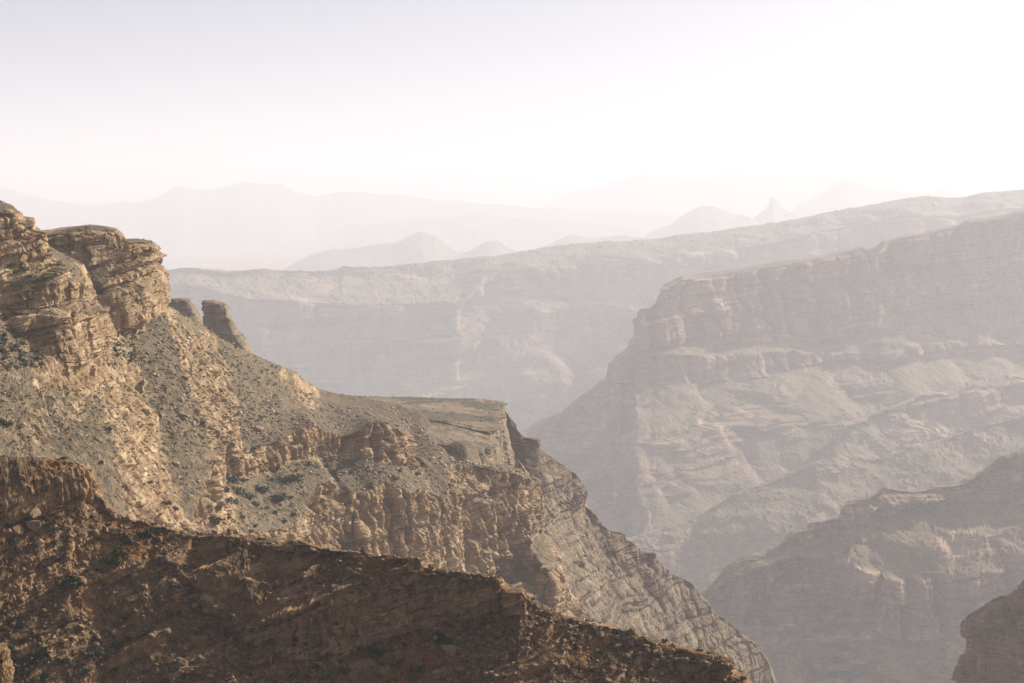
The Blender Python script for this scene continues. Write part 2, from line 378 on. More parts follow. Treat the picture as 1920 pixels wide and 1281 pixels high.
for i, (x, y, d, r, f) in enumerate(fp):
    d = 7700 + (x - 320) * 0.9
    left = x < 900
    a = 18 if left else 14
    up = r - y
    if left:
        cols.append([(x, y, d), (x, y + up * 0.35, 28), (x, r, 12), (x, f, 80), (x, f + 45, 38), (x, f + 95, 76), (x, f + 150, 36), (x, f + 260, 50)])
    else:
        cols.append([(x, y, d), (x, y + 20, 9), (x, y + 38, 16), (x, y + 75, 68), (x, f, 32), (x, f + 60, 62), (x, f + 130, 40), (x, f + 260, 50)])
terrain('far_plateau', cols, m_far, 'broad far plateau with a shaded cliff band below its sloping top', dip=(0.04, 0), dens=0.8, su=2, sv=1.0, seed=51, macro=0.4, unit=6.5, ledge=0.6, back=((700, 50), (1200, 400)), foot=((45, 220),), rough=0.8, butt=1.0, slope_ledge=0.6)

# big canyon wall
gw = [ # x, crest y, dist, cliff foot, second cliff rim, second cliff foot
 (985, 830, 2450, 850, 870, 890), (1019, 806, 2440, 830, 850, 880), (1060, 790, 2400, 815, 840, 880), (1100, 756, 2350, 790, 820, 860), (1113, 747, 2330, 775, 800, 840), (1138, 722, 2300, 735, 745, 790), (1143, 696, 2290, 722, 735, 790),
 (1156, 679, 2270, 722, 735, 790), (1177, 662, 2260, 722, 735, 790), (1190, 634, 2250, 672, 678, 724), (1191, 605, 2250, 668, 674, 724), (1196, 590, 2240, 665, 672, 724), (1220, 589, 2230, 660, 670, 724), (1229, 570, 2220, 656, 668, 722), (1241, 547, 2210, 653, 668, 722), (1279, 527, 2200, 650, 668, 720), (1356, 518, 2180, 645, 668, 716),
 (1440, 503, 2160, 640, 664, 706), (1501, 494, 2140, 632, 660, 692), (1560, 482, 2130, 634, 662, 680), (1624, 468, 2120, 630, 660, 676), (1630, 474, 2120, 626, 660, 676), (1640, 472, 2115, 622, 660, 680), (1651, 459, 2110, 614, 660, 680), (1692, 448, 2100, 590, 655, 680), (1707, 446, 2100, 580, 650, 680),
 (1788, 431, 2080, 590, 640, 670), (1813, 418, 2070, 598, 640, 670), (1852, 414, 2060, 602, 645, 672), (1930, 399, 2040, 605, 650, 676), (2080, 375, 2000, 600, 650, 676)]
cols = []
for (x, y, d, f, r2, f2) in gw:
    d = 4700 + (x - 1190) * 1.15 if x > 1190 else 4700 + (1190 - x) * 1.6
    a = 82 if f - y > 30 else 40
    c = [(x, y, d), (x, y + (f - y) * 0.5, a), (x, f, a), (x, r2, 30), (x, f2, 78)]
    for yy, an in ((f2 + 60, 25), (f2 + 130, 27), (f2 + 200, 36), (f2 + 300, 30), (1120, 34)):
        c.append((x, max(yy, c[-1][1] + 20), an))
    cols.append(c)
terrain('canyon_wall', cols, m_wall, 'great hazy canyon wall with a sheer upper cliff rising to one side', dip=(0.10, 0), dens=1.0, su=1.2, sv=1.0, seed=61, rough=0.6, soft=0.6, ledge=0.5, ds=1.0, macro=0.4, unit=4.2, back=((75, -15), (500, 50), (500, 500)), foot=((45, 150),), butt=0.9, slope_ledge=0.6)

# spurs running down from the canyon wall
def spur(name, rows, label, seed, d0, x0, k, mat=m_wall, dens=0.8, cliffh=50, **kw):
    cols = []
    for (x, y, d, h) in rows:
        d = d0 + abs(x - x0) * k
        cols.append([(x, y, d), (x, y + max(5, min(14, h * 0.22)), 12), (x, y + h, 74), (x, y + h + 45, 30), (x, y + h + 75, 55), (x, y + h + 140, 33), (x, y + h + 240, 45)])
    return terrain(name, cols, mat, label, dens=dens, su=4, sv=1.2, seed=seed, macro=0.35, unit=3.8, back=((60, -5), (150, 75), (300, 300)), foot=((50, 150),), slope_ledge=1.0, **kw)
spur('canyon_spur', [(1290, 790, 2060, 20), (1322, 757, 2040, 60), (1380, 742, 2030, 70), (1440, 722, 2030, 70), (1501, 696, 2040, 40), (1560, 680, 2060, 20), (1640, 665, 2080, 15)], 'pale topped rock spur jutting out under the great cliff', 62, 4690, 1322, 1.8, dip=(0.1, 0))
spur('canyon_spur', [(1580, 800, 1960, 15), (1640, 775, 1950, 25), (1700, 752, 1940, 35), (1792, 727, 1920, 60), (1860, 708, 1900, 60), (1930, 697, 1880, 60), (2080, 670, 1860, 50)], 'layered rock bench under the talus of the great wall', 63, 4560, 1580, 1.5, dip=(0.1, 0))
spur('canyon_spur', [(1040, 905, 2150, 15), (1100, 890, 2120, 40), (1153, 877, 2100, 105), (1250, 872, 2080, 95), (1300, 862, 2070, 60), (1360, 850, 2060, 40), (1440, 830, 2050, 20)], 'deep shaded cliff band low on the canyon wall', 64, 4340, 1153, 0.9, dip=(0.02, 0))
rows = [(1150, 1040, 1820, 8), (1187, 1008, 1810, 10), (1240, 990, 1800, 10), (1303, 967, 1790, 12), (1337, 942, 1780, 14), (1412, 908, 1770, 18), (1480, 882, 1760, 20), (1516, 866, 1750, 35), (1549, 857, 1745, 40), (1600, 862, 1740, 25), (1650, 855, 1735, 25), (1720, 830, 1730, 40), (1800, 806, 1720, 45), (1930, 770, 1700, 50), (2080, 740, 1680, 50)]
rows = [(x, y, 3800 + (x - 1150) * 0.6, h) for x, y, d, h in rows]
cols = [[(x, y, d), (x, y + h, 24), (x - 8, y + h + 40, 22), (x - 14, y + h + 90, 25), (x - 14, y + h + 170, 28), (x, y + h + 300, 36)] for x, y, d, h in rows]
terrain('canyon_spur', cols, m_ridge, 'long smooth ridge descending towards the canyon bottom', dip=(0.08, 0), dens=0.85, su=4, sv=1.5, seed=65, macro=0.3, unit=3.4, back=((70, 18), (180, 130), (270, 270)), foot=((45, 180),), slope_ledge=0.6)

# lower ridge across the canyon
er = [(1290, 1150, 1560, 1170, 1200, 1290), (1320, 1105, 1550, 1120, 1140, 1240), (1353, 1075, 1540, 1082, 1092, 1200), (1428, 1037, 1530, 1045, 1062, 1180), (1457, 1029, 1525, 1040, 1055, 1178), (1487, 1000, 1520, 1038, 1052, 1172), (1516, 979, 1515, 1030, 1050, 1168), (1572, 971, 1510, 1010, 1050, 1168),
      (1583, 942, 1505, 985, 1056, 1170), (1641, 921, 1500, 975, 1070, 1185), (1657, 908, 1495, 975, 1078, 1195), (1675, 914, 1490, 968, 1080, 1200), (1712, 919, 1485, 955, 1085, 1205), (1787, 908, 1480, 940, 1085, 1190), (1845, 875, 1470, 925, 1070, 1180), (1887, 854, 1460, 920, 1065, 1175), (1930, 835, 1450, 920, 1060, 1170), (2080, 790, 1430, 900, 1050, 1160)]
cols = [[(x, y, d), (x, f, 58), (x, r, 30), (x, g, 76), (x, g + 70, 32), (x, g + 130, 62), (x, g + 240, 45)] for x, y, d, f, r, g in [(q[0], q[1], 2650 + (q[0] - 1290) * 0.35) + tuple(q[3:]) for q in er]]
terrain('canyon_ridge', cols, m_ridge, 'reddish lower ridge with a shaded cliff, across the canyon from the mesa', dip=(0.03, 0), dens=0.95, su=3, sv=1.2, seed=71, macro=0.5, unit=2.4, back=((40, 6), (90, 75), (180, 180)), foot=((50, 90),), butt=1.4, slope_ledge=0.8)
fr = [(1765, 1330, 1000), (1778, 1281, 1000), (1788, 1252, 998), (1799, 1206, 995), (1804, 1167, 990), (1824, 1145, 985), (1857, 1121, 980), (1895, 1108, 970), (1930, 1070, 960), (2060, 1010, 940)]
cols = [[(x, y, d), (x + 4, y + 30, 40), (x + 4, y + 150, 80), (x, y + 230, 50)] for x, y, d in fr]
m_corner = rock_material('corner_rock', 1.0, (0.05, 0.0), (0.26, 0.165, 0.095), (0.10, 0.062, 0.04), (0.42, 0.29, 0.18), (0.12, 0.088, 0.052), (0.06, 0.045, 0.03), varnish=0.5)
terrain('rock_spur', cols, m_corner, 'steep brown rock spur cut off by the picture corner', dip=(0.03, 0), dens=1.0, su=2, sv=1.2, seed=75, ds=1.3, macro=0.6, crest=0.8, unit=1.2, back=((20, 4), (50, 50)), foot=((60, 100),), butt=1.2)

# mesa and the long stepped flank below it
D = [
 [(520, 728, 1330), (540, 755, 1180), (560, 775, 1080), (580, 800, 1000), (600, 830, 30), (600, 900, 40), (600, 960, 45), (600, 1030, 50)],
 [(600, 738, 1280), (640, 762, 1150), (680, 778, 1065), (680, 800, 1000), (700, 860, 30), (700, 900, 40), (700, 960, 45), (700, 1030, 50)],
 [(758, 743, 1250), (760, 768, 1120), (775, 781, 1060), (785, 787, 26), (800, 815, 965), (810, 870, 40), (820, 960, 45), (820, 1030, 50)],
 [(850, 745, 1230), (845, 775, 1110), (848, 792, 1050), (852, 800, 28), (870, 830, 960), (880, 885, 34), (880, 960, 45), (880, 1030, 50)],
 [(916, 747, 1215), (910, 780, 1100), (912, 803, 1040), (914, 815, 30), (912, 838, 975), (918, 880, 44), (930, 930, 40), (940, 1030, 50)],
 [(934, 750, 1205), (930, 776, 1110), (934, 800, 1050), (936, 824, 45), (930, 846, 995), (934, 884, 50), (960, 930, 38), (980, 1040, 50)],
 [(947, 756, 1190), (946, 778, 1140), (945, 800, 1105), (945, 840, 78), (945, 858, 40), (948, 888, 60), (985, 945, 40), (1010, 1060, 50)],
 [(951, 768, 1190), (956, 805, 80), (962, 840, 76), (966, 862, 40), (970, 880, 42), (975, 905, 45), (1000, 960, 50), (1030, 1080, 50)],
 [(966, 797, 1185), (978, 830, 60), (985, 860, 55), (992, 880, 38), (1000, 895, 45), (1005, 930, 62), (1015, 1000, 42), (1050, 1100, 45)],
 [(1007, 834, 1180), (1010, 855, 50), (1016, 880, 50), (1020, 890, 36), (1024, 905, 60), (1028, 945, 76), (1030, 1010, 36), (1070, 1130, 42)],
 [(1050, 868, 1170), (1052, 880, 45), (1054, 890, 42), (1056, 898, 36), (1057, 910, 70), (1058, 958, 80), (1062, 1010, 36), (1090, 1150, 42)],
 [(1081, 888, 1162), (1082, 894, 42), (1083, 900, 42), (1084, 906, 50), (1085, 918, 78), (1086, 962, 80), (1090, 1010, 36), (1110, 1170, 42)],
 [(1100, 916, 1160), (1100, 922, 70), (1100, 930, 80), (1100, 940, 80), (1100, 950, 80), (1101, 964, 75), (1108, 1012, 36), (1130, 1180, 42)],
 [(1103, 948, 1165), (1103, 952, 80), (1104, 956, 80), (1105, 960, 70), (1107, 964, 50), (1110, 975, 40), (1122, 1015, 40), (1150, 1190, 42)],
 [(1141, 995, 1150), (1140, 1000, 36), (1138, 1006, 36), (1138, 1012, 40), (1138, 1020, 60), (1138, 1032, 70), (1142, 1070, 40), (1170, 1220, 42)],
 [(1169, 999, 1142), (1168, 1008, 60), (1167, 1018, 70), (1167, 1030, 38), (1167, 1040, 40), (1166, 1060, 60), (1166, 1100, 40), (1190, 1250, 42)],
 [(1179, 1016, 1140), (1179, 1026, 65), (1178, 1036, 40), (1178, 1048, 38), (1178, 1060, 60), (1178, 1080, 66), (1180, 1130, 40), (1205, 1270, 42)],
 [(1226, 1044, 1128), (1225, 1054, 48), (1224, 1066, 60), (1224, 1080, 40), (1222, 1092, 62), (1222, 1110, 60), (1222, 1160, 40), (1240, 1300, 42)],
 [(1254, 1072, 1120), (1253, 1082, 55), (1252, 1094, 60), (1250, 1108, 40), (1250, 1120, 62), (1248, 1140, 55), (1248, 1190, 40), (1260, 1320, 42)],
 [(1296, 1091, 1110), (1295, 1104, 50), (1294, 1118, 60), (1292, 1134, 42), (1290, 1150, 60), (1288, 1172, 45), (1288, 1230, 40), (1295, 1350, 42)],
 [(1338, 1147, 1098), (1336, 1160, 38), (1334, 1174, 38), (1332, 1188, 38), (1330, 1204, 38), (1328, 1225, 38), (1328, 1280, 40), (1330, 1390, 42)],
 [(1385, 1180, 1085), (1383, 1194, 40), (1380, 1210, 38), (1378, 1228, 38), (1376, 1246, 38), (1374, 1270, 38), (1370, 1320, 40), (1370, 1420, 42)],
 [(1423, 1217, 1072), (1422, 1230, 50), (1420, 1246, 55), (1418, 1262, 60), (1416, 1282, 65), (1414, 1310, 60), (1410, 1350, 42), (1410, 1440, 42)],
 [(1441, 1236, 1068), (1440, 1250, 60), (1438, 1268, 70), (1436, 1288, 74), (1434, 1310, 74), (1432, 1335, 60), (1430, 1370, 42), (1430, 1450, 42)],
 [(1456, 1275, 1066), (1455, 1290, 70), (1454, 1305, 74), (1452, 1320, 74), (1450, 1340, 74), (1448, 1360, 60), (1446, 1390, 42), (1446, 1470, 42)],
 [(1480, 1340, 1070), (1480, 1350, 60), (1480, 1365, 60), (1480, 1380, 60), (1480, 1400, 60), (1480, 1420, 60), (1480, 1450, 42), (1480, 1500, 42)]]
for c in D:
    x, y, d = c[0]
    if x > 1000: c[0] = (x, y, d + 330 * ((x - 1000) / 456.0) ** 1.2)
terrain('mesa', D, m_mesa, 'flat topped mesa whose long stepped flank drops into the canyon', dip=(-0.02, 0.0), dens=1.05, su=2.5, sv=1.2, seed=84, back=((30, 8), (50, 50), (120, 140)), foot=((50, 120),), rough=0.5, soft=0.7, butt=0.35, ledge=0.36, slope_ledge=0.8, unit=0.85)

# talus, alcoves and lit cliffs below it
B = [
 [(-90, 560, 520), (-90, 760, 24), (-90, 960, 26), (-90, 990, 30), (-90, 1020, 30), (-90, 1050, 30), (-90, 1100, 40), (-90, 1180, 50)],
 [(60, 575, 560), (60, 770, 24), (60, 960, 26), (60, 990, 30), (60, 1020, 30), (60, 1050, 30), (60, 1100, 40), (60, 1180, 50)],
 [(150, 600, 610), (200, 780, 24), (250, 975, 27), (255, 1000, 30), (260, 1030, 30), (265, 1060, 40), (270, 1120, 40), (270, 1200, 50)],
 [(240, 622, 682), (290, 770, 24), (360, 985, 26), (372, 1020, 60), (375, 1040, 35), (380, 1080, 60), (380, 1140, 40), (380, 1220, 50)],
 [(290, 605, 704), (340, 750, 24), (384, 940, 588), (392, 990, 76), (405, 1015, 32), (415, 1060, 70), (420, 1140, 40), (420, 1220, 50)],
 [(312, 592, 724), (360, 730, 24), (405, 875, 622), (403, 940, 76), (430, 1010, 32), (450, 1070, 75), (450, 1150, 40), (450, 1230, 50)],
 [(330, 600, 748), (370, 722, 24), (412, 845, 652), (414, 905, 78), (452, 1005, 32), (480, 1075, 76), (480, 1150, 40), (480, 1230, 50)],
 [(379, 628, 777), (408, 735, 22), (424, 838, 690), (424, 900, 74), (500, 995, 30), (520, 1075, 78), (520, 1150, 40), (520, 1230, 50)],
 [(413, 652, 802), (446, 755, 22), (465, 845, 716), (466, 897, 70), (545, 990, 30), (565, 1070, 78), (570, 1150, 40), (570, 1230, 50)],
 [(440, 667, 817), (480, 762, 22), (510, 832, 738), (515, 886, 70), (572, 960, 30), (575, 1060, 72), (590, 1150, 40), (590, 1230, 50)],
 [(476, 684, 837), (518, 770, 22), (550, 812, 757), (552, 868, 72), (598, 912, 30), (590, 1050, 72), (610, 1150, 40), (610, 1230, 50)],
 [(523, 705, 862), (558, 768, 21), (588, 792, 773), (590, 856, 78), (620, 905, 30), (615, 1050, 70), (630, 1150, 40), (630, 1230, 50)],
 [(540, 711, 890), (568, 768, 20), (598, 800, 786), (598, 860, 792), (640, 925, 30), (650, 1050, 70), (660, 1150, 40), (660, 1230, 50)],
 [(557, 717, 905), (580, 768, 20), (612, 806, 795), (612, 862, 78), (662, 928, 28), (680, 1055, 74), (690, 1150, 40), (690, 1230, 50)],
 [(570, 731, 930), (600, 768, 945), (642, 814, 802), (644, 862, 78), (688, 922, 28), (702, 1058, 78), (710, 1150, 40), (710, 1230, 50)],
 [(600, 749, 985), (630, 775, 945), (668, 806, 806), (674, 858, 72), (703, 912, 28), (708, 1060, 80), (716, 1150, 40), (716, 1230, 50)],
 [(640, 758, 1000), (672, 776, 945), (700, 792, 810), (706, 866, 70), (718, 905, 28), (722, 1062, 80), (730, 1150, 40), (730, 1230, 50)],
 [(680, 765, 1005), (700, 780, 945), (722, 792, 815), (728, 870, 72), (752, 913, 28), (758, 1070, 80), (765, 1150, 40), (765, 1230, 50)],
 [(720, 772, 1010), (735, 790, 945), (745, 803, 822), (750, 872, 70), (775, 924, 28), (785, 1078, 81), (790, 1160, 40), (790, 1240, 50)],
 [(745, 778, 1015), (757, 805, 945), (768, 821, 835), (772, 869, 74), (795, 922, 28), (812, 1082, 80), (815, 1160, 40), (815, 1240, 50)],
 [(765, 785, 1015), (774, 830, 950), (781, 857, 850), (795, 888, 42), (815, 930, 28), (832, 1086, 80), (835, 1170, 40), (835, 1250, 50)],
 [(790, 790, 1015), (806, 828, 945), (819, 851, 862), (840, 890, 40), (842, 938, 28), (856, 1090, 80), (860, 1170, 40), (860, 1250, 50)],
 [(855, 880, 950), (857, 864, 897), (859, 868, 875), (872, 905, 48), (872, 924, 28), (884, 1092, 82), (890, 1180, 40), (890, 1260, 50)],
 [(885, 884, 962), (888, 869, 906), (890, 874, 884), (900, 915, 55), (898, 940, 28), (910, 1094, 82), (915, 1190, 40), (915, 1260, 50)],
 [(912, 890, 967), (915, 875, 913), (918, 881, 890), (925, 922, 74), (930, 955, 70), (942, 1088, 82), (960, 1140, 36), (965, 1220, 70)],
 [(945, 894, 977), (948, 879, 923), (950, 886, 897), (950, 928, 78), (952, 965, 70), (960, 1072, 82), (985, 1130, 34), (990, 1200, 75)],
 [(972, 900, 987), (976, 884, 936), (980, 893, 904), (976, 932, 80), (975, 970, 70), (976, 1050, 82), (1012, 1105, 34), (1018, 1180, 76)],
 [(990, 912, 1008), (994, 894, 958), (1000, 904, 926), (1003, 942, 82), (1004, 980, 910), (994, 1028, 892), (1034, 1080, 33), (1042, 1160, 76)],
 [(970, 880, 1064), (992, 900, 1014), (1011, 925, 959), (1013, 950, 954), (1014, 985, 944), (1008, 1005, 924), (1046, 1056, 34), (1058, 1140, 78)],
 [(970, 890, 1094), (996, 915, 1044), (1014, 940, 1004), (1014, 955, 999), (1014, 975, 994), (1018, 985, 979), (1046, 1040, 954), (1070, 1135, 944)],
 [(960, 900, 1134), (990, 930, 1104), (1008, 960, 1074), (1008, 970, 1064), (1008, 985, 1054), (1016, 990, 1044), (1040, 1045, 1034), (1078, 1140, 1014)]]
terrain('talus_slope', B, m_left, 'stony sunlit talus slope breaking off into scalloped lit cliffs', dip=(0.03, 0.02), dens=1.2, su=2.5, sv=1.3, seed=91, back=((25, -4), (60, 20)), foot=((60, 100),), rough=0.7, butt=1.25, ledge=0.75, slope_ledge=0.14)
# bench below the lit cliffs
Bb = [[(940, 1100, 830), (950, 1120, 38), (955, 1190, 76), (960, 1260, 45)],
      [(990, 1085, 850), (1010, 1110, 36), (1015, 1190, 76), (1020, 1260, 45)],
      [(1020, 1060, 850), (1036, 1085, 36), (1044, 1160, 78), (1050, 1240, 45)],
      [(1044, 1048, 880), (1052, 1075, 50), (1062, 1130, 76), (1075, 1220, 45)],
      [(1056, 1075, 900), (1064, 1100, 60), (1076, 1140, 60), (1095, 1230, 45)],
      [(1075, 1115, 910), (1082, 1130, 50), (1094, 1160, 50), (1110, 1240, 45)],
      [(1100, 1160, 915), (1106, 1175, 50), (1115, 1200, 50), (1130, 1260, 45)],
      [(1140, 1230, 920), (1144, 1240, 50), (1150, 1255, 50), (1160, 1290, 45)]]
terrain('rock_bench', Bb, m_left, 'scrubby ledge of rock under the tall lit cliff', dip=(0.0, 0.0), dens=1.2, su=2, sv=1.2, seed=95, back=((20, 8), (40, 40)), foot=((60, 80),), butt=0.8, slope_ledge=1.0)

# upper cliff: the prow behind and the stepped buttress before it
A2 = [
 [(20, 436, 655), (20, 500, 80), (20, 540, 45), (20, 640, 82), (20, 690, 78)],
 [(82, 437, 662), (82, 500, 80), (82, 540, 45), (82, 640, 82), (82, 690, 78)],
 [(120, 431, 666), (120, 500, 80), (120, 540, 45), (120, 640, 82), (120, 690, 78)],
 [(168, 426, 672), (166, 500, 80), (168, 533, 45), (168, 640, 82), (168, 690, 78)],
 [(200, 430, 676), (198, 486, 80), (200, 540, 48), (200, 642, 82), (200, 690, 78)],
 [(218, 433, 680), (218, 479, 80), (220, 545, 50), (220, 642, 82), (220, 690, 78)],
 [(228, 440, 682), (230, 478, 78), (232, 548, 52), (232, 640, 83), (232, 690, 78)],
 [(236, 454, 684), (240, 480, 70), (242, 548, 54), (242, 636, 84), (242, 690, 78)],
 [(258, 454, 688), (262, 482, 66), (264, 544, 56), (264, 628, 85), (264, 690, 78)],
 [(292, 457, 700), (294, 484, 62), (292, 532, 60), (290, 614, 85), (290, 690, 78)],
 [(308, 468, 712), (310, 492, 72), (309, 524, 72), (306, 600, 85), (306, 680, 78)],
 [(316, 486, 730), (317, 504, 80), (317, 530, 80), (316, 590, 84), (316, 670, 78)],
 [(314, 490, 770), (315, 510, 768), (315, 530, 766), (314, 590, 762), (314, 660, 750)],
 [(280, 480, 830), (280, 510, 828), (280, 530, 826), (280, 590, 820), (280, 660, 810)]]
A2 = [[(x - max(0.0, x - 262) * 0.28, y, v) for x, y, v in c] for c in A2]
terrain('cliff', A2, m_left, 'tall layered cliff prow with pale streaks standing above the talus', dip=(0.22, 0.08), dens=1.5, su=1.6, sv=1.2, seed=101, back=((40, -1), (60, 10), (60, 60)), foot=((60, 30),), rough=0.6, butt=0.28, ledge=1.15, slope_ledge=0.9)
A1 = [
 [(-90, 372, 540), (-90, 425, 78), (-90, 430, 30), (-90, 478, 82), (-90, 520, 36), (-90, 570, 78), (-90, 580, 35), (-90, 605, 70), (-90, 650, 78)],
 [(-20, 380, 545), (-20, 430, 78), (-20, 436, 30), (-20, 492, 82), (-20, 522, 36), (-20, 572, 78), (-20, 582, 35), (-20, 605, 70), (-20, 650, 78)],
 [(8, 385, 548), (8, 430, 80), (8, 436, 30), (8, 498, 84), (8, 526, 36), (8, 576, 80), (8, 584, 35), (8, 608, 70), (8, 650, 78)],
 [(24, 389, 550), (26, 426, 80), (27, 432, 30), (28, 502, 84), (24, 530, 36), (24, 576, 80), (24, 586, 35), (24, 610, 74), (24, 655, 78)],
 [(38, 399, 552), (40, 420, 80), (42, 428, 34), (44, 500, 84), (40, 534, 36), (40, 578, 80), (44, 588, 35), (44, 612, 76), (44, 660, 78)],
 [(47, 412, 555), (50, 424, 70), (56, 430, 30), (60, 494, 84), (64, 536, 36), (64, 580, 80), (64, 588, 35), (64, 612, 76), (64, 665, 78)],
 [(64, 424, 558), (66, 440, 78), (68, 448, 40), (76, 490, 80), (90, 534, 36), (88, 580, 80), (92, 590, 35), (92, 614, 76), (92, 670, 78)],
 [(72, 446, 562), (76, 456, 60), (82, 464, 50), (92, 488, 70), (118, 532, 36), (116, 582, 82), (122, 594, 35), (122, 620, 76), (122, 680, 78)],
 [(92, 478, 570), (98, 484, 40), (104, 490, 40), (112, 498, 40), (140, 530, 36), (140, 580, 82), (148, 600, 35), (150, 628, 76), (150, 680, 78)],
 [(130, 500, 580), (134, 504, 40), (138, 508, 40), (144, 514, 40), (160, 532, 40), (160, 572, 82), (172, 590, 35), (172, 632, 78), (172, 680, 78)],
 [(158, 514, 590), (160, 518, 50), (162, 524, 60), (164, 530, 60), (168, 540, 60), (168, 572, 80), (190, 584, 35), (190, 635, 80), (190, 680, 78)],
 [(169, 540, 600), (169, 546, 70), (170, 552, 70), (170, 558, 70), (170, 564, 70), (172, 572, 60), (201, 582, 37), (203, 636, 80), (203, 680, 78)],
 [(172, 566, 625), (174, 568, 40), (178, 570, 40), (184, 572, 40), (190, 574, 40), (198, 578, 40), (207, 592, 606), (208, 630, 603), (208, 680, 600)],
 [(176, 572, 660), (180, 574, 655), (186, 576, 650), (192, 578, 648), (198, 580, 645), (202, 586, 640), (206, 596, 636), (207, 630, 634), (207, 670, 630)]]
A1 = [[(x, y + (10 if j == 0 and x < 50 else 0), v) for j, (x, y, v) in enumerate(c)] for c in A1]
terrain('cliff_buttress', A1, m_left, 'stepped sunlit buttress with green bushes on its ledges', dip=(0.2, 0.08), dens=1.6, su=1.6, sv=1.0, seed=111, back=((30, -3), (60, 40)), foot=((45, 20),), rough=0.6, butt=0.32, ledge=1.1, slope_ledge=0.9)

# shaded ridge at the viewer's feet
R = [ # x, crest y, dist, rim1, foot1, rim2, foot2
 (-110, 850, 292, 940, 1000, 1165, 1210), (0, 854, 296, 925, 985, 1148, 1192), (40, 855, 298, 912, 972, 1110, 1160), (80, 856, 300, 900, 962, 1080, 1128), (130, 862, 302, 884, 952, 1024, 1082), (156, 866, 304, 884, 950, 1005, 1066), (170, 888, 306, 896, 946, 996, 1060),
 (190, 930, 308, 936, 952, 996, 1058), (224, 966, 310, 972, 982, 1000, 1040), (282, 983, 311, 988, 996, 1030, 1060), (330, 993, 312, 997, 1006, 1060, 1090), (360, 1003, 313, 1007, 1012, 1090, 1120), (426, 999, 313, 1004, 1014, 1150, 1180), (469, 1010, 313, 1016, 1026, 1175, 1215),
 (515, 1012, 313, 1020, 1034, 1170, 1232), (559, 1011, 313, 1020, 1036, 1150, 1238), (626, 1032, 312, 1037, 1045, 1108, 1228), (701, 1041, 312, 1046, 1054, 1086, 1208), (766, 1047, 311, 1052, 1060, 1077, 1190), (790, 1058, 311, 1062, 1068, 1078, 1184), (818, 1071, 310, 1074, 1078, 1083, 1174), (888, 1077, 309, 1079, 1082, 1086, 1156),
 (936, 1084, 309, 1086, 1088, 1092, 1146), (948, 1103, 309, 1105, 1107, 1110, 1140), (975, 1108, 309, 1110, 1112, 1115, 1134), (988, 1128, 310, 1131, 1134, 1138, 1144), (1030, 1142, 311, 1147, 1153, 1160, 1170), (1099, 1166, 312, 1172, 1179, 1188, 1200), (1160, 1177, 313, 1186, 1195, 1206, 1220), (1263, 1213, 313, 1220, 1227, 1236, 1248),
 (1310, 1222, 312, 1229, 1236, 1242, 1280), (1357, 1231, 312, 1235, 1239, 1244, 1290), (1378, 1250, 313, 1254, 1258, 1262, 1300), (1388, 1266, 314, 1270, 1274, 1278, 1310), (1406, 1284, 316, 1288, 1292, 1296, 1330), (1440, 1330, 322, 1334, 1338, 1342, 1370)]
cols = []
for (x, y, d, r1, f1, r2, f2) in R:
    d = 324 - (x + 110) * 0.014 + (d - 305) * 0.6
    e = 8 * min(1.0, max(0.0, (330 - x) / 150))
    s = 27 if 520 < x < 760 or x > 1000 else 32
    cols.append([(x, y, d), (x, r1, s), (x, f1, 80 if f1 - r1 > 12 else 40), (x, (f1 + r2) / 2, 34 + e), (x, r2, 35 + e), (x, f2, 68 if f2 - r2 > 25 else 38), (x, max(1320, f2 + 40), 36 + e), (x, max(1480, f2 + 160), 40 + e)])
def ease(cols, first, sigma):
    """turn slopes into distances and even out the lower rows sideways"""
    C = control(cols)[0][..., 1]; xs = np.array([c[0][0] for c in cols], float)
    W = np.exp(-0.5 * ((xs[:, None] - xs[None]) / sigma) ** 2); W /= W.sum(1, keepdims=True)
    rel = C - C[:, :1]; sm = W @ rel; out = []
    for i, c in enumerate(cols):
        row = [c[0]]
        for j in range(1, len(c)):
            f = min(1.0, max(0.0, (j - first + 1) / 2.0))
            row.append((c[j][0], c[j][1], C[i, 0] + rel[i, j] * (1 - f) + sm[i, j] * f))
        out.append(row)
    return out
cols = ease(cols, 4, 75.0)
terrain('shaded_ridge', cols, m_near, 'dark shaded rocky ridge with tilted ledges across the bottom', dip=(0.33, 0.05), dens=1.6, su=2.2, sv=1.3, seed=121, back=((6, 1), (20, 12), (40, 60)), foot=((50, 60),), butt=0.6, rough=1.3, slope_ledge=0.8, macro=0.22, crest=0.9)
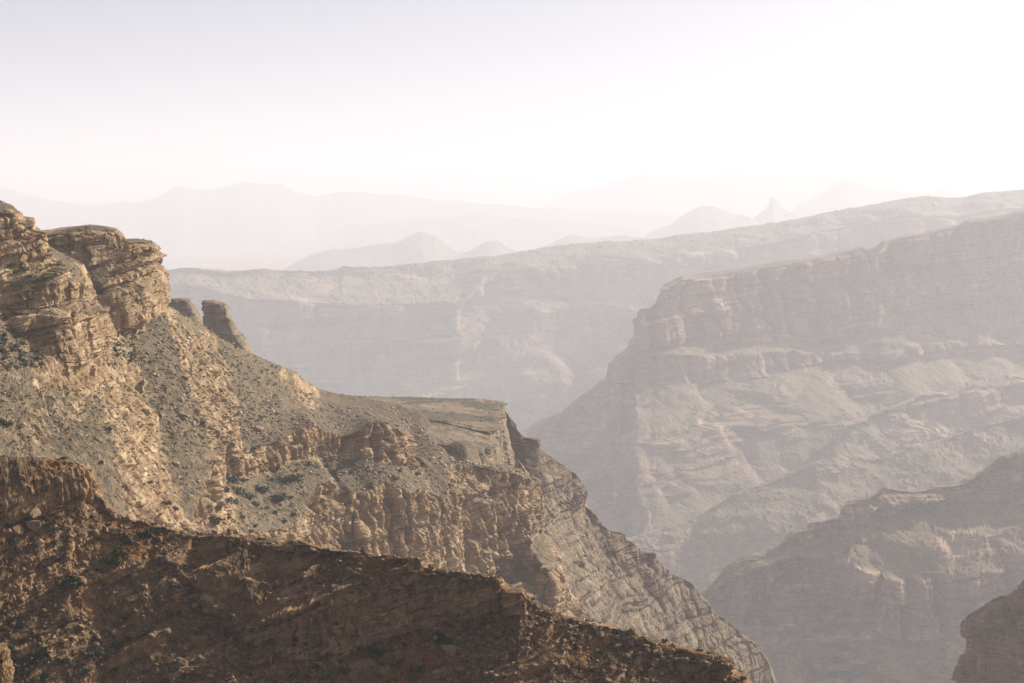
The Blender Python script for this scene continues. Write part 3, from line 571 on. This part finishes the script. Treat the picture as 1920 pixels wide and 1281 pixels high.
# ------------------------------------------------------------------ free standing rocks
def tower(name, levels, d, label, category, mat, dip, seed, depth=0.9, ds=1.0, nseg=110, dens=1.3, kind=None, square=2.8, **kw):
    """a free standing rock: levels of (y, left x, right x) seen from the viewpoint, top to bottom, closed all round"""
    lv = np.array(levels, float); yy = lv[:, 0]
    n = int((yy[-1] - yy[0]) / 1.875 * dens); Y = np.linspace(yy[0], yy[-1], n)
    l = np.interp(Y, yy, lv[:, 1]); r = np.interp(Y, yy, lv[:, 2])
    th = np.linspace(0, 2 * math.pi, nseg + 1)
    cx = np.sign(np.cos(th)) * np.abs(np.cos(th)) ** (2 / square); cy = np.sign(np.sin(th)) * np.abs(np.sin(th)) ** (2 / square)
    P = np.zeros((nseg + 1, n, 3))
    for j in range(n):
        c = at((l[j] + r[j]) / 2, Y[j], d); w = (r[j] - l[j]) / 2 / F * d
        P[:, j, 0] = c[0] + cx * w; P[:, j, 1] = c[1] + cy * w * depth; P[:, j, 2] = c[2]
    o_, n2, sl, px, rocky = displace(P, dip, seed=seed, sign=None if False else 1.0 if np.sum(normals(P)[..., :2] * (P - P.mean(0))[..., :2]) > 0 else -1.0, **kw)
    o_[-1] = o_[0]
    top = o_[:, :1].mean(axis=0, keepdims=True).repeat(nseg + 1, 0)
    G = np.concatenate([top * 1.0, (o_[:, :1] * 0.5 + top * 0.5) , o_], axis=1)
    G[:, 1, 2] += 0.5 * px
    base = G[:, -1].mean(axis=0)
    ob = grid_mesh(name, G - base, mat); ob.location = base
    ob['label'] = label; ob['category'] = category
    SURF.setdefault(name, []).append(dict(P=o_, n=n2, sl=sl, vis=np.zeros(o_.shape[:2], bool), px=px))
    return ob
tower('rock_pinnacle', [(563, 379, 412), (567, 379, 421), (576, 380, 426), (590, 381, 432), (612, 382, 441), (628, 384, 454), (648, 388, 463), (664, 388, 472), (684, 388, 483), (710, 386, 492), (760, 380, 515), (860, 370, 560)], 1150,
      'slender layered rock pinnacle standing free beyond the talus', 'rock pinnacle', m_mesa, (0.0, 0.05), 131, square=5, butt=0.1, ledge=0.22, slope_ledge=0.0)
tower('rock_pinnacle', [(560, 300, 348), (564, 296, 356), (576, 290, 365), (592, 285, 373), (606, 282, 379), (640, 276, 385), (700, 270, 400), (820, 260, 430)], 1180,
      'broad rock stump half hidden between the cliff prow and the pinnacle', 'rock pinnacle', m_mesa, (0.0, 0.05), 132, square=6, butt=0.1, ledge=0.22, slope_ledge=0.0)
tower('boulder', [(1214, -60, 6), (1222, -80, 14), (1236, -90, 22), (1252, -95, 26), (1270, -95, 27), (1300, -90, 24), (1360, -80, 20)], 150,
      'rounded near rock catching the sun in the lower corner', 'rock', m_near, (0.3, 0.1), 133, butt=0.4, ledge=0.5, square=2.2)
tower('rock_block', [(1102, 948, 974), (1106, 946, 980), (1114, 946, 985), (1124, 946, 988), (1136, 946, 988), (1150, 944, 990)], 308,
      'square dark block at the broken end of the shaded ledge', 'rock block', m_near, (0.3, 0.1), 134, butt=0.3, ledge=0.6, square=5)
tower('rock_block', [(1044, 768, 784), (1047, 767, 790), (1056, 766, 791), (1068, 764, 792)], 310,
      'small dark block perched on the crest of the shaded ridge', 'rock block', m_near, (0.3, 0.1), 135, butt=0.3, ledge=0.5, square=5, nseg=60)
tower('rock_block', [(764, 562, 578), (767, 561, 580), (773, 560, 580), (780, 558, 582)], 905,
      'dark ruin shaped block at the foot of the talus by the mesa', 'rock block', m_left, (0.1, 0.1), 136, butt=0.3, ledge=0.6, square=5, nseg=40)

# ------------------------------------------------------------------ what can be seen: one depth buffer over all the ground
BW, BH = 960, 641
zb = np.full(BW * BH, 1e9); own = np.full(BW * BH, -1, np.int64)
keys, aP, aN, aS, aPx = [], [], [], [], []
off = 0
for nm, lst in SURF.items():
    for sfc in lst:
        P = sfc['P'].reshape(-1, 3); keys += [(nm, off, off + len(P))]
        aP.append(P); aN.append(sfc['n'].reshape(-1, 3)); aS.append(sfc['sl'].reshape(-1)); aPx.append(np.full(len(P), sfc['px'], np.float32)); off += len(P)
aP = np.concatenate(aP); aN = np.concatenate(aN); aS = np.concatenate(aS); aPx = np.concatenate(aPx)
X, Y, Z = project(aP)
inside = (X > 0) & (X < 1920) & (Y > 0) & (Y < 1281) & (aP[:, 1] > 5)
ii = np.nonzero(inside)[0]
cell = (Y[ii] / 2).astype(int) * BW + (X[ii] / 2).astype(int)
order = np.argsort(-Z[ii], kind='stable')
own[cell[order]] = ii[order]; zb[cell[order]] = Z[ii][order]
zmin = zb.reshape(BH, BW).copy()
for _ in range(2):                                   # spread near depths over the small gaps between points
    pz = np.pad(zmin, 1, mode='edge')
    nb9 = np.sort(np.stack([pz[a:a + BH, b:b + BW] for a in range(3) for b in range(3)]), axis=0)
    zmin = np.where(zmin > nb9[2] * 1.15, nb9[2], zmin)
visible = np.zeros(len(aP), bool)
visible[ii] = Z[ii] < zmin.reshape(-1)[cell] * 1.012
names = np.empty(len(aP), dtype=object)
for nm, a, b in keys: names[a:b] = nm
vis_idx = np.nonzero(visible)[0]
vX, vY = X[vis_idx], Y[vis_idx]
def spot(x, y, among=None):
    """the visible ground point nearest to a place in the photograph"""
    m = (np.abs(vX - x) < 14) & (np.abs(vY - y) < 14)
    c = vis_idx[m]
    if among: c = c[np.isin(names[c].astype(str), among)]
    if len(c) == 0: return None
    return c[np.argmin((X[c] - x) ** 2 + (Y[c] - y) ** 2)]

# ------------------------------------------------------------------ shrubs and stones
def leaf_material(name, a, b):
    m = bpy.data.materials.new(name); m.use_nodes = True; N = m.node_tree.nodes; L = m.node_tree.links
    bs = N['Principled BSDF']; bs.inputs['Roughness'].default_value = 0.8; bs.inputs['Specular IOR Level'].default_value = 0.2
    t = N.new('ShaderNodeTexNoise'); t.inputs['Scale'].default_value = 3.0; tc = N.new('ShaderNodeTexCoord'); L.new(tc.outputs['Object'], t.inputs['Vector'])
    r = ramp(N, [(0.35, a), (0.65, b)]); L.new(t.outputs['Fac'], r.inputs['Fac']); L.new(r.outputs['Color'], bs.inputs['Base Color'])
    return m
m_dark = leaf_material('dark_leaves', (0.018, 0.026, 0.012), (0.04, 0.052, 0.022))
m_grey = leaf_material('grey_leaves', (0.06, 0.068, 0.038), (0.12, 0.125, 0.072))
m_green = leaf_material('green_leaves', (0.06, 0.085, 0.022), (0.12, 0.15, 0.04))
m_wood = leaf_material('bark', (0.06, 0.045, 0.03), (0.11, 0.085, 0.06))

def leaves(r, count, flat=0.95, leaf=0.2, lumps=6):
    """leaf-sized faces spread through a lumpy low crown of radius 1, base at z = 0"""
    V, Q = [], []
    cen = [np.array([r.normal(0, 0.36), r.normal(0, 0.36), r.uniform(0.3, 0.75) * flat]) for _ in range(lumps)]
    for i in range(count):
        c = cen[r.integers(lumps)]; dvec = r.normal(0, 1, 3); dvec /= np.linalg.norm(dvec)
        p = c + dvec * (0.5 * r.random() ** 0.4) * np.array([1, 1, flat]); p[2] = max(p[2], 0.03)
        a = r.normal(0, 1, 3); a /= np.linalg.norm(a); b = np.cross(a, r.normal(0, 1, 3)); b /= max(np.linalg.norm(b), 1e-6)
        s = leaf * r.uniform(0.6, 1.3); k = len(V)
        V += [p - a * s, p + b * s * 0.6, p + a * s, p - b * s * 0.6]; Q.append((k, k + 1, k + 2, k + 3))
    return np.array(V), np.array(Q)
def make_mesh(name, V, Q, mat):
    me = bpy.data.meshes.new(name); me.from_pydata([tuple(v) for v in V], [], [tuple(int(i) for i in q) for q in Q]); me.update(); me.materials.append(mat); return me
r0 = np.random.default_rng(5)
shrub_dark = [make_mesh('shrub_dark', *leaves(r0, 150), m_dark) for _ in range(4)]
shrub_grey = [make_mesh('shrub_grey', *leaves(r0, 130), m_grey) for _ in range(3)]
shrub_green = [make_mesh('shrub_green', *leaves(r0, 130), m_green) for _ in range(3)]
import bmesh
def hull_rock(r, n=16, sx=1.0, sy=0.8, sz=0.7):
    bm = bmesh.new()
    for _ in range(n):
        v = r.normal(0, 1, 3); v /= np.abs(v).max() ** 0.75 * np.linalg.norm(v) ** 0.25; bm.verts.new((v[0] * sx, v[1] * sy, v[2] * sz))
    bmesh.ops.convex_hull(bm, input=bm.verts[:])
    bmesh.ops.delete(bm, geom=[v for v in bm.verts if not v.link_faces], context='VERTS')
    bmesh.ops.triangulate(bm, faces=bm.faces[:])
    bm.verts.index_update()
    V = np.array([v.co[:] for v in bm.verts]); Q = [[v.index for v in f.verts] for f in bm.faces]; bm.free()
    return V, np.array(Q)
m_stone = rock_material('stone', 0.4, (0.2, 0.1), (0.30, 0.22, 0.145), (0.17, 0.125, 0.085), (0.42, 0.33, 0.235), (0.30, 0.22, 0.145), (0.17, 0.125, 0.085), varnish=0.2)
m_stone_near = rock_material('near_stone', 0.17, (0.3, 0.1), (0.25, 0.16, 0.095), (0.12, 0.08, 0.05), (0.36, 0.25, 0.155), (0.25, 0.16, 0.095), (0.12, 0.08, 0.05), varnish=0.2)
hulls = [hull_rock(r0, 18, 1, r0.uniform(0.6, 0.95), r0.uniform(0.5, 0.85)) for _ in range(8)]
b_left = [make_mesh('boulder', V, Q, m_stone) for V, Q in hulls]; b_near = [make_mesh('boulder', V, Q, m_stone_near) for V, Q in hulls]

def where(x, y, nm):
    if nm == 'shaded_ridge':
        if x < 230 and y < 1075: return 'the stepped shaded cliff'
        if x < 230 and y < 1190: return 'the hollow under the shaded cliff'
        if x < 460 and y > 1190: return 'the dark ridge gully'
        if x < 560: return 'the bare slope by the cliff'
        if x < 720 and y < 1110: return 'the orange ridge soil'
        if x < 960 and y < 1160: return 'the tilted dark rock bands'
        if x < 1010: return 'the rubble below the tilted bands'
        if y > 1180 and x < 1140: return 'the rubble past the ledge end'
        return 'the sunlit ridge nose'
    if nm == 'cliff_buttress':
        return 'the green buttress ledge' if y < 545 else 'the lower buttress step'
    if nm == 'cliff': return 'the crest of the cliff prow' if y < 470 else 'a cliff prow ledge'
    if nm == 'rock_bench': return 'the bench under the lit cliff'
    if nm == 'mesa': return 'the pale mesa top' if y < 900 and x < 960 else 'the stepped mesa flank'
    if y > 860 and 400 < x < 600: return 'the green cliff alcove floor'
    if y > 840 and x >= 600: return 'the slope between the lit cliffs'
    if y < 690 and x < 260: return 'the green talus below the buttress'
    if x > 420: return 'the talus end near the mesa'
    if x > 250 and y < 760: return 'the talus under the cliff prow'
    if y > 860: return 'the talus above the shaded ridge'
    return 'the open middle of the talus'

shrubs, stones = [], []                       # (vertex, width in photograph pixels, tint)
for x, y, w in [(133,1101,26),(140,1088,16),(72,1239,30),(215,1057,24),(217,1214,14),(171,1232,26),(163,1264,16),(119,1245,16),(122,1185,10),(363,1112,14),(330,1154,14),(241,1200,12),(384,1179,9),(326,1259,15),(351,1270,16),(87,1217,8),(43,1176,16),(22,1191,16),(9,1217,12),(40,1070,14),(19,1071,12),(181,1206,14),(40,1259,36),(79,1276,20),
                (21,990,14),(90,992,18),(45,976,10),(85,965,8),(21,1017,12),(58,1013,10),(101,1021,10),(234,1008,14),(240,1019,16),(269,1008,20),(224,1041,18),(115,1031,8),(128,1014,8),(827,1198,22),(841,1210,16),(710,1231,22),(747,1250,20),(869,1172,10),(757,1212,8),(921,1151,8),(907,1170,12),(1125,1168,5),(1183,1184,6),(1247,1203,8),(1276,1225,9),(1188,1233,9),(1188,1208,8),(1146,1245,10),(574,1208,8),(813,1093,8),(743,1128,8),
                (650,1262,14),(560,1225,10),(455,1265,13),(500,1240,10),(610,1270,14),(780,1270,13),(930,1240,9),(1000,1225,8),(470,1180,8),(520,1130,9),(430,1120,8),(300,1060,9),(420,1040,7),(780,1262,18)]:
    i = spot(x, y, ['shaded_ridge']); shrubs.append((i, w, 'dark' if (x * 7 + y) % 5 else 'grey')) if i is not None else None
for x, y, w in [(534,906,22),(550,901,12),(519,940,22),(493,924,20),(482,919,12),(456,901,12),(435,906,18),(542,934,9),(314,946,12),(331,954,10),(402,984,18),(550,968,9),(675,1020,12),(614,878,10),(579,872,9),(658,886,8),(740,900,9),(792,875,9),(386,942,10),(1,795,14),(12,800,14),(280,905,9),(190,870,10)]:
    i = spot(x, y, ['talus_slope']); shrubs.append((i, w, 'dark')) if i is not None else None
for x, y, w in [(636,872,10),(631,888,16),(469,937,14),(446,927,16),(456,932,14),(425,921,13),(456,973,11),(440,945,12),(480,950,12),(430,940,12),(410,955,12),(770,880,10),(760,872,10),(780,890,10),(750,884,9),(640,880,12)]:
    i = spot(x, y, ['talus_slope']); shrubs.append((i, w, 'grey')) if i is not None else None
for x, y, w in [(70,441,9),(78,437,7),(20,500,12),(30,512,14),(45,508,13),(60,520,12),(85,530,14),(70,528,12),(110,498,10),(118,506,12),(28,535,9),(62,543,9),(52,548,8),(100,520,10),(12,470,8),(40,460,7),(95,500,9),(8,528,9)]:
    i = spot(x, y, ['cliff_buttress']); shrubs.append((i, w, 'green' if (x + y) % 3 else 'dark')) if i is not None else None
for x, y, w in [(62,990,30),(32,998,22),(64,967,26),(72,1018,18),(102,991,12),(313,1187,14),(284,1193,12),(466,1089,14),(479,1085,12),(501,1087,14),(841,1222,26),(860,1255,16),(818,1224,10),(989,1217,10),(340,1245,20),(720,1262,16),(930,1270,12),(1000,1250,12),(640,1140,10),(560,1190,12),(236,976,12),(262,982,9),(290,986,12),(318,990,14),(345,999,9),(372,1001,12),(402,999,14),(436,1000,18),(452,1006,9),(490,1011,12),(530,1012,9),(600,1024,8),(690,1040,8),(740,1045,10),(806,1066,12),(850,1074,9),(900,1079,10),(1010,1136,9),(1050,1150,7),(1330,1226,8),(1370,1244,10)]:
    i = spot(x, y, ['shaded_ridge']); stones.append((i, w, 'near')) if i is not None else None
for x, y, w in [(360,796,14),(346,781,16),(368,790,12),(388,796,16),(408,816,14),(486,807,16),(330,871,14),(529,816,7),(447,776,12),(334,790,10),(506,822,10),(205,714,16),(262,734,20),(268,722,20),(201,753,16),(344,670,12),(403,702,18),(430,732,14),(275,776,18),(346,780,14),(215,692,16),(34,657,10),(40,800,16),(235,885,9),(255,860,8)]:
    i = spot(x, y, ['talus_slope']); stones.append((i, w, 'left')) if i is not None else None
i = spot(138, 592, ['cliff_buttress']); stones.append((i, 14, 'left')) if i is not None else None

def pick(nm, count, ok, wlo, whi, power, tint, lst):
    c = vis_idx[(names[vis_idx] == nm)]
    c = c[ok(X[c], Y[c], aN[c], aS[c])]
    if len(c) == 0: return
    for i in rng.choice(c, min(count, len(c)), replace=False):
        t = tint if isinstance(tint, str) else tint[int(rng.integers(len(tint)))]
        lst.append((int(i), wlo + (whi - wlo) * float(rng.random()) ** power, t))
gentle = lambda lim: (lambda x, y, n, s: (np.abs(n[:, 2]) > lim))
pick('shaded_ridge', 520, gentle(0.45), 3.0, 9.5, 2.0, ('dark', 'dark', 'dark', 'grey'), shrubs)
pick('talus_slope', 1500, lambda x, y, n, s: (n[:, 2] > 0.4) & (y < 850) & (x < 520), 2.6, 8.0, 1.7, ('dark', 'dark', 'dark', 'grey', 'green'), shrubs)
pick('talus_slope', 330, lambda x, y, n, s: (n[:, 2] > 0.3) & (y < 690) & (x < 250), 3.5, 10.5, 1.4, ('dark', 'green', 'grey', 'dark'), shrubs)
pick('talus_slope', 130, lambda x, y, n, s: (n[:, 2] > 0.4) & (y > 870) & (x > 400) & (x < 600), 3.0, 9.0, 1.5, ('grey', 'grey', 'dark'), shrubs)
pick('talus_slope', 150, lambda x, y, n, s: (n[:, 2] > 0.4) & (y > 845) & (x > 590), 2.4, 8.0, 1.5, ('grey', 'grey', 'dark'), shrubs)
pick('talus_slope', 320, lambda x, y, n, s: (n[:, 2] > 0.4) & (x <= 400) & (y > 690), 2.4, 7.0, 1.6, ('dark', 'grey', 'green'), shrubs)
pick('cliff_buttress', 90, gentle(0.5), 2.5, 8.0, 1.5, ('green', 'dark', 'green', 'grey'), shrubs)
pick('cliff', 40, gentle(0.5), 2.2, 5.0, 1.6, ('dark', 'grey'), shrubs)
pick('rock_bench', 70, gentle(0.4), 2.4, 6.5, 1.5, ('grey', 'green'), shrubs)
pick('mesa', 160, lambda x, y, n, s: (n[:, 2] > 0.5) & (y < 1010), 1.8, 3.8, 1.6, ('dark', 'grey'), shrubs)
pick('shaded_ridge', 4600, gentle(0.25), 2.2, 12.0, 3.6, 'near', stones)
pick('talus_slope', 5200, lambda x, y, n, s: (n[:, 2] > 0.35) & (y < 1000), 1.4, 9.0, 4.0, 'left', stones)
pick('talus_slope', 500, lambda x, y, n, s: (n[:, 2] > 0.35) & (y < 820) & (x < 420) & (y > 640), 3.0, 11.0, 3.0, 'left', stones)
pick('cliff_buttress', 160, gentle(0.45), 1.6, 6.0, 3.0, 'left', stones)
pick('mesa', 900, lambda x, y, n, s: (n[:, 2] > 0.4), 1.5, 4.0, 3.0, 'left', stones)

TINT = {'dark': 'dark green', 'grey': 'grey green', 'green': 'bright green'}
def size_word(w, a, b): return 'small' if w < a else 'large' if w > b else 'medium'
shrubs.sort(key=lambda t: -t[1]); stones.sort(key=lambda t: -t[1])
LIMIT = 290
def width_m(i, w): return 1.15 * w / F * float(Z[i])
ORD = 'first second third fourth fifth sixth seventh eighth ninth tenth eleventh twelfth thirteenth fourteenth fifteenth sixteenth seventeenth eighteenth nineteenth twentieth'.split()
def tell_apart(items):
    """items: (object, kind words, place, x, y); equal ones are told apart by height on the slope, then by order from the left"""
    by = {}
    for it in items: by.setdefault((it[1], it[2]), []).append(it)
    for (kind, place), its in by.items():
        its.sort(key=lambda t: t[4]); bands = max(1, min(4, math.ceil(len(its) / 12)))
        words_ = {1: [''], 2: ['upper', 'lower'], 3: ['upper', 'middle', 'lower'], 4: ['topmost', 'upper', 'lower', 'bottom']}[bands]
        for bnd in range(bands):
            part = sorted(its[bnd * len(its) // bands:(bnd + 1) * len(its) // bands], key=lambda t: t[3])
            for k, it in enumerate(part):
                rank = '' if len(part) == 1 else ' leftmost' if k == 0 else ' rightmost' if k == len(part) - 1 else ' %s from left' % ORD[min(k, 19)]
                it[0]['label'] = '%s%s%s on %s' % (kind, rank, (', %s part,' % words_[bnd]) if bands > 1 else (' ' if False else ''), place)
items = []
for k, (i, w, t) in enumerate(shrubs[:LIMIT]):
    me = {'dark': shrub_dark, 'grey': shrub_grey, 'green': shrub_green}[t][k % (4 if t == 'dark' else 3)]
    o = bpy.data.objects.new('shrub', me); COL.objects.link(o)
    r = width_m(i, w) / 1.45; p = aP[i]
    o.location = (p[0], p[1], p[2] - 0.12 * r); o.rotation_euler = (0, 0, rng.random() * 6.28); o.scale = (r, r, r * (0.8 + 0.35 * rng.random()))
    wh = where(X[i], Y[i], names[i]); o['category'] = 'shrub'; o['group'] = 'shrubs on ' + wh
    items.append((o, '%s %s shrub' % (size_word(w, 8, 14), TINT[t]), wh, X[i], Y[i]))
for k, (i, w, t) in enumerate(stones[:LIMIT]):
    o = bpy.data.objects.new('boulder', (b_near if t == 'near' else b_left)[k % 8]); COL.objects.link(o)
    r = width_m(i, w) / 1.9; p = aP[i]
    o.location = (p[0], p[1], p[2] + 0.18 * r); o.rotation_euler = (rng.normal(0, 0.3), rng.normal(0, 0.3), rng.random() * 6.28); o.scale = (r, r, r)
    wh = where(X[i], Y[i], names[i]); o['category'] = 'boulder'; o['group'] = 'boulders on ' + wh
    items.append((o, '%s tan boulder' % size_word(w, 8, 13), wh, X[i], Y[i]))
tell_apart(items)
def joined(name, items, shapes, mat, label, sink, zs=0.8, div=1.8):
    Vs, Qs, n = [], [], 0
    for k, (i, w, t) in enumerate(items):
        V, Q = shapes[k % len(shapes)]; r = width_m(i, w) / div; a = rng.random() * 6.28; c, s = math.cos(a), math.sin(a)
        W = np.stack([V[:, 0] * c - V[:, 1] * s, V[:, 0] * s + V[:, 1] * c, V[:, 2] * zs], 1) * r + aP[i] + np.array([0, 0, sink * r])
        Vs.append(W); Qs.append(Q + n); n += len(V)
    if not Vs: return
    V = np.concatenate(Vs); Q = np.concatenate(Qs); m = Q.shape[1]
    me = bpy.data.meshes.new(name); me.vertices.add(len(V)); me.vertices.foreach_set('co', V.reshape(-1).astype(np.float32))
    me.loops.add(Q.size); me.loops.foreach_set('vertex_index', Q.reshape(-1).astype(np.int32))
    me.polygons.add(len(Q)); me.polygons.foreach_set('loop_start', (np.arange(len(Q)) * m).astype(np.int32)); me.update(calc_edges=True); me.materials.append(mat)
    o = bpy.data.objects.new(name, me); COL.objects.link(o); o['kind'] = 'stuff'; o['label'] = label
    TRI[0] += len(Q) * (m - 2)
small_leaves = [leaves(r0, 26, leaf=0.34) for _ in range(5)]
for t, m, lab in (('dark', m_dark, 'sparse small dark scrub dotting the slopes'), ('grey', m_grey, 'sparse small grey green scrub dotting the slopes'), ('green', m_green, 'sparse small green scrub on the ledges')):
    joined('scrub', [q for q in shrubs[LIMIT:] if q[2] == t], small_leaves, m, lab, -0.1)
small_hulls = [h for h in [hull_rock(r0, 9, 1, 0.8, 0.65) for _ in range(40)] ]
mn = min(len(h[1]) for h in small_hulls)
joined('scree', [q for q in stones[LIMIT:] if q[2] == 'left'], small_hulls, m_stone, 'countless small stones strewn over the sunlit talus', 0.1)
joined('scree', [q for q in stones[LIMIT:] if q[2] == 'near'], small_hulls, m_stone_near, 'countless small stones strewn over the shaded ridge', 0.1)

# lone tree on the cliff top
i = spot(160, 432, ['cliff'])
if i is not None:
    base = aP[i]; h = 8 / F * Z[i]
    e = bpy.data.objects.new('tree', None); COL.objects.link(e); e.location = base; e.empty_display_size = 0.3
    e['label'] = 'tiny lone tree on the skyline of the cliff prow'; e['category'] = 'tree'
    V, Q = [], []
    pts = [((0, 0, -0.2), 0.10), ((0.05, 0, 0.35), 0.08), ((-0.02, 0.02, 0.7), 0.06)]
    for (c, rr) in pts:
        for k in range(6): V.append((c[0] + rr * math.cos(k * 1.047), c[1] + rr * math.sin(k * 1.047), c[2]))
    for j in range(2):
        for k in range(6): Q.append((j * 6 + k, j * 6 + (k + 1) % 6, (j + 1) * 6 + (k + 1) % 6, (j + 1) * 6 + k))
    tr = bpy.data.objects.new('trunk', make_mesh('trunk', np.array(V) * h, Q, m_wood)); COL.objects.link(tr); tr.parent = e
    V, Q = leaves(r0, 60, flat=0.6, leaf=0.22)
    cr = bpy.data.objects.new('crown', make_mesh('crown', V * h * 0.5 + np.array([0, 0, 0.55 * h]), Q, m_dark)); COL.objects.link(cr); cr.parent = e
print('all triangles', TRI[0], len(shrubs), len(stones))

# ------------------------------------------------------------------ haze
def haze():
    x0, x1, y0, y1, z0, z1 = -24500, 24500, -2500, 35500, -2100, 1020
    v = [(x, y, z) for z in (z0, z1) for y in (y0, y1) for x in (x0, x1)]
    f = [(0, 2, 3, 1), (4, 5, 7, 6), (0, 1, 5, 4), (2, 6, 7, 3), (0, 4, 6, 2), (1, 3, 7, 5)]
    me = bpy.data.meshes.new('haze'); me.from_pydata(v, [], f); me.update()
    o = bpy.data.objects.new('haze', me); COL.objects.link(o); o['kind'] = 'stuff'; o['label'] = 'pale dusty haze filling the canyon air'
    m = bpy.data.materials.new('haze'); m.use_nodes = True
    N = m.node_tree.nodes; N.remove(N['Principled BSDF'])
    pv = N.new('ShaderNodeVolumePrincipled'); pv.inputs['Color'].default_value = (*HAZE_COLOR, 1)
    pv.inputs['Density'].default_value = HAZE_DENSITY; pv.inputs['Anisotropy'].default_value = HAZE_G
    pv.inputs['Density Attribute'].default_value = ''
    m.node_tree.links.new(pv.outputs['Volume'], N['Material Output'].inputs['Volume'])
    try: m.cycles.homogeneous_volume = True
    except Exception: pass
    me.materials.append(m)
haze()
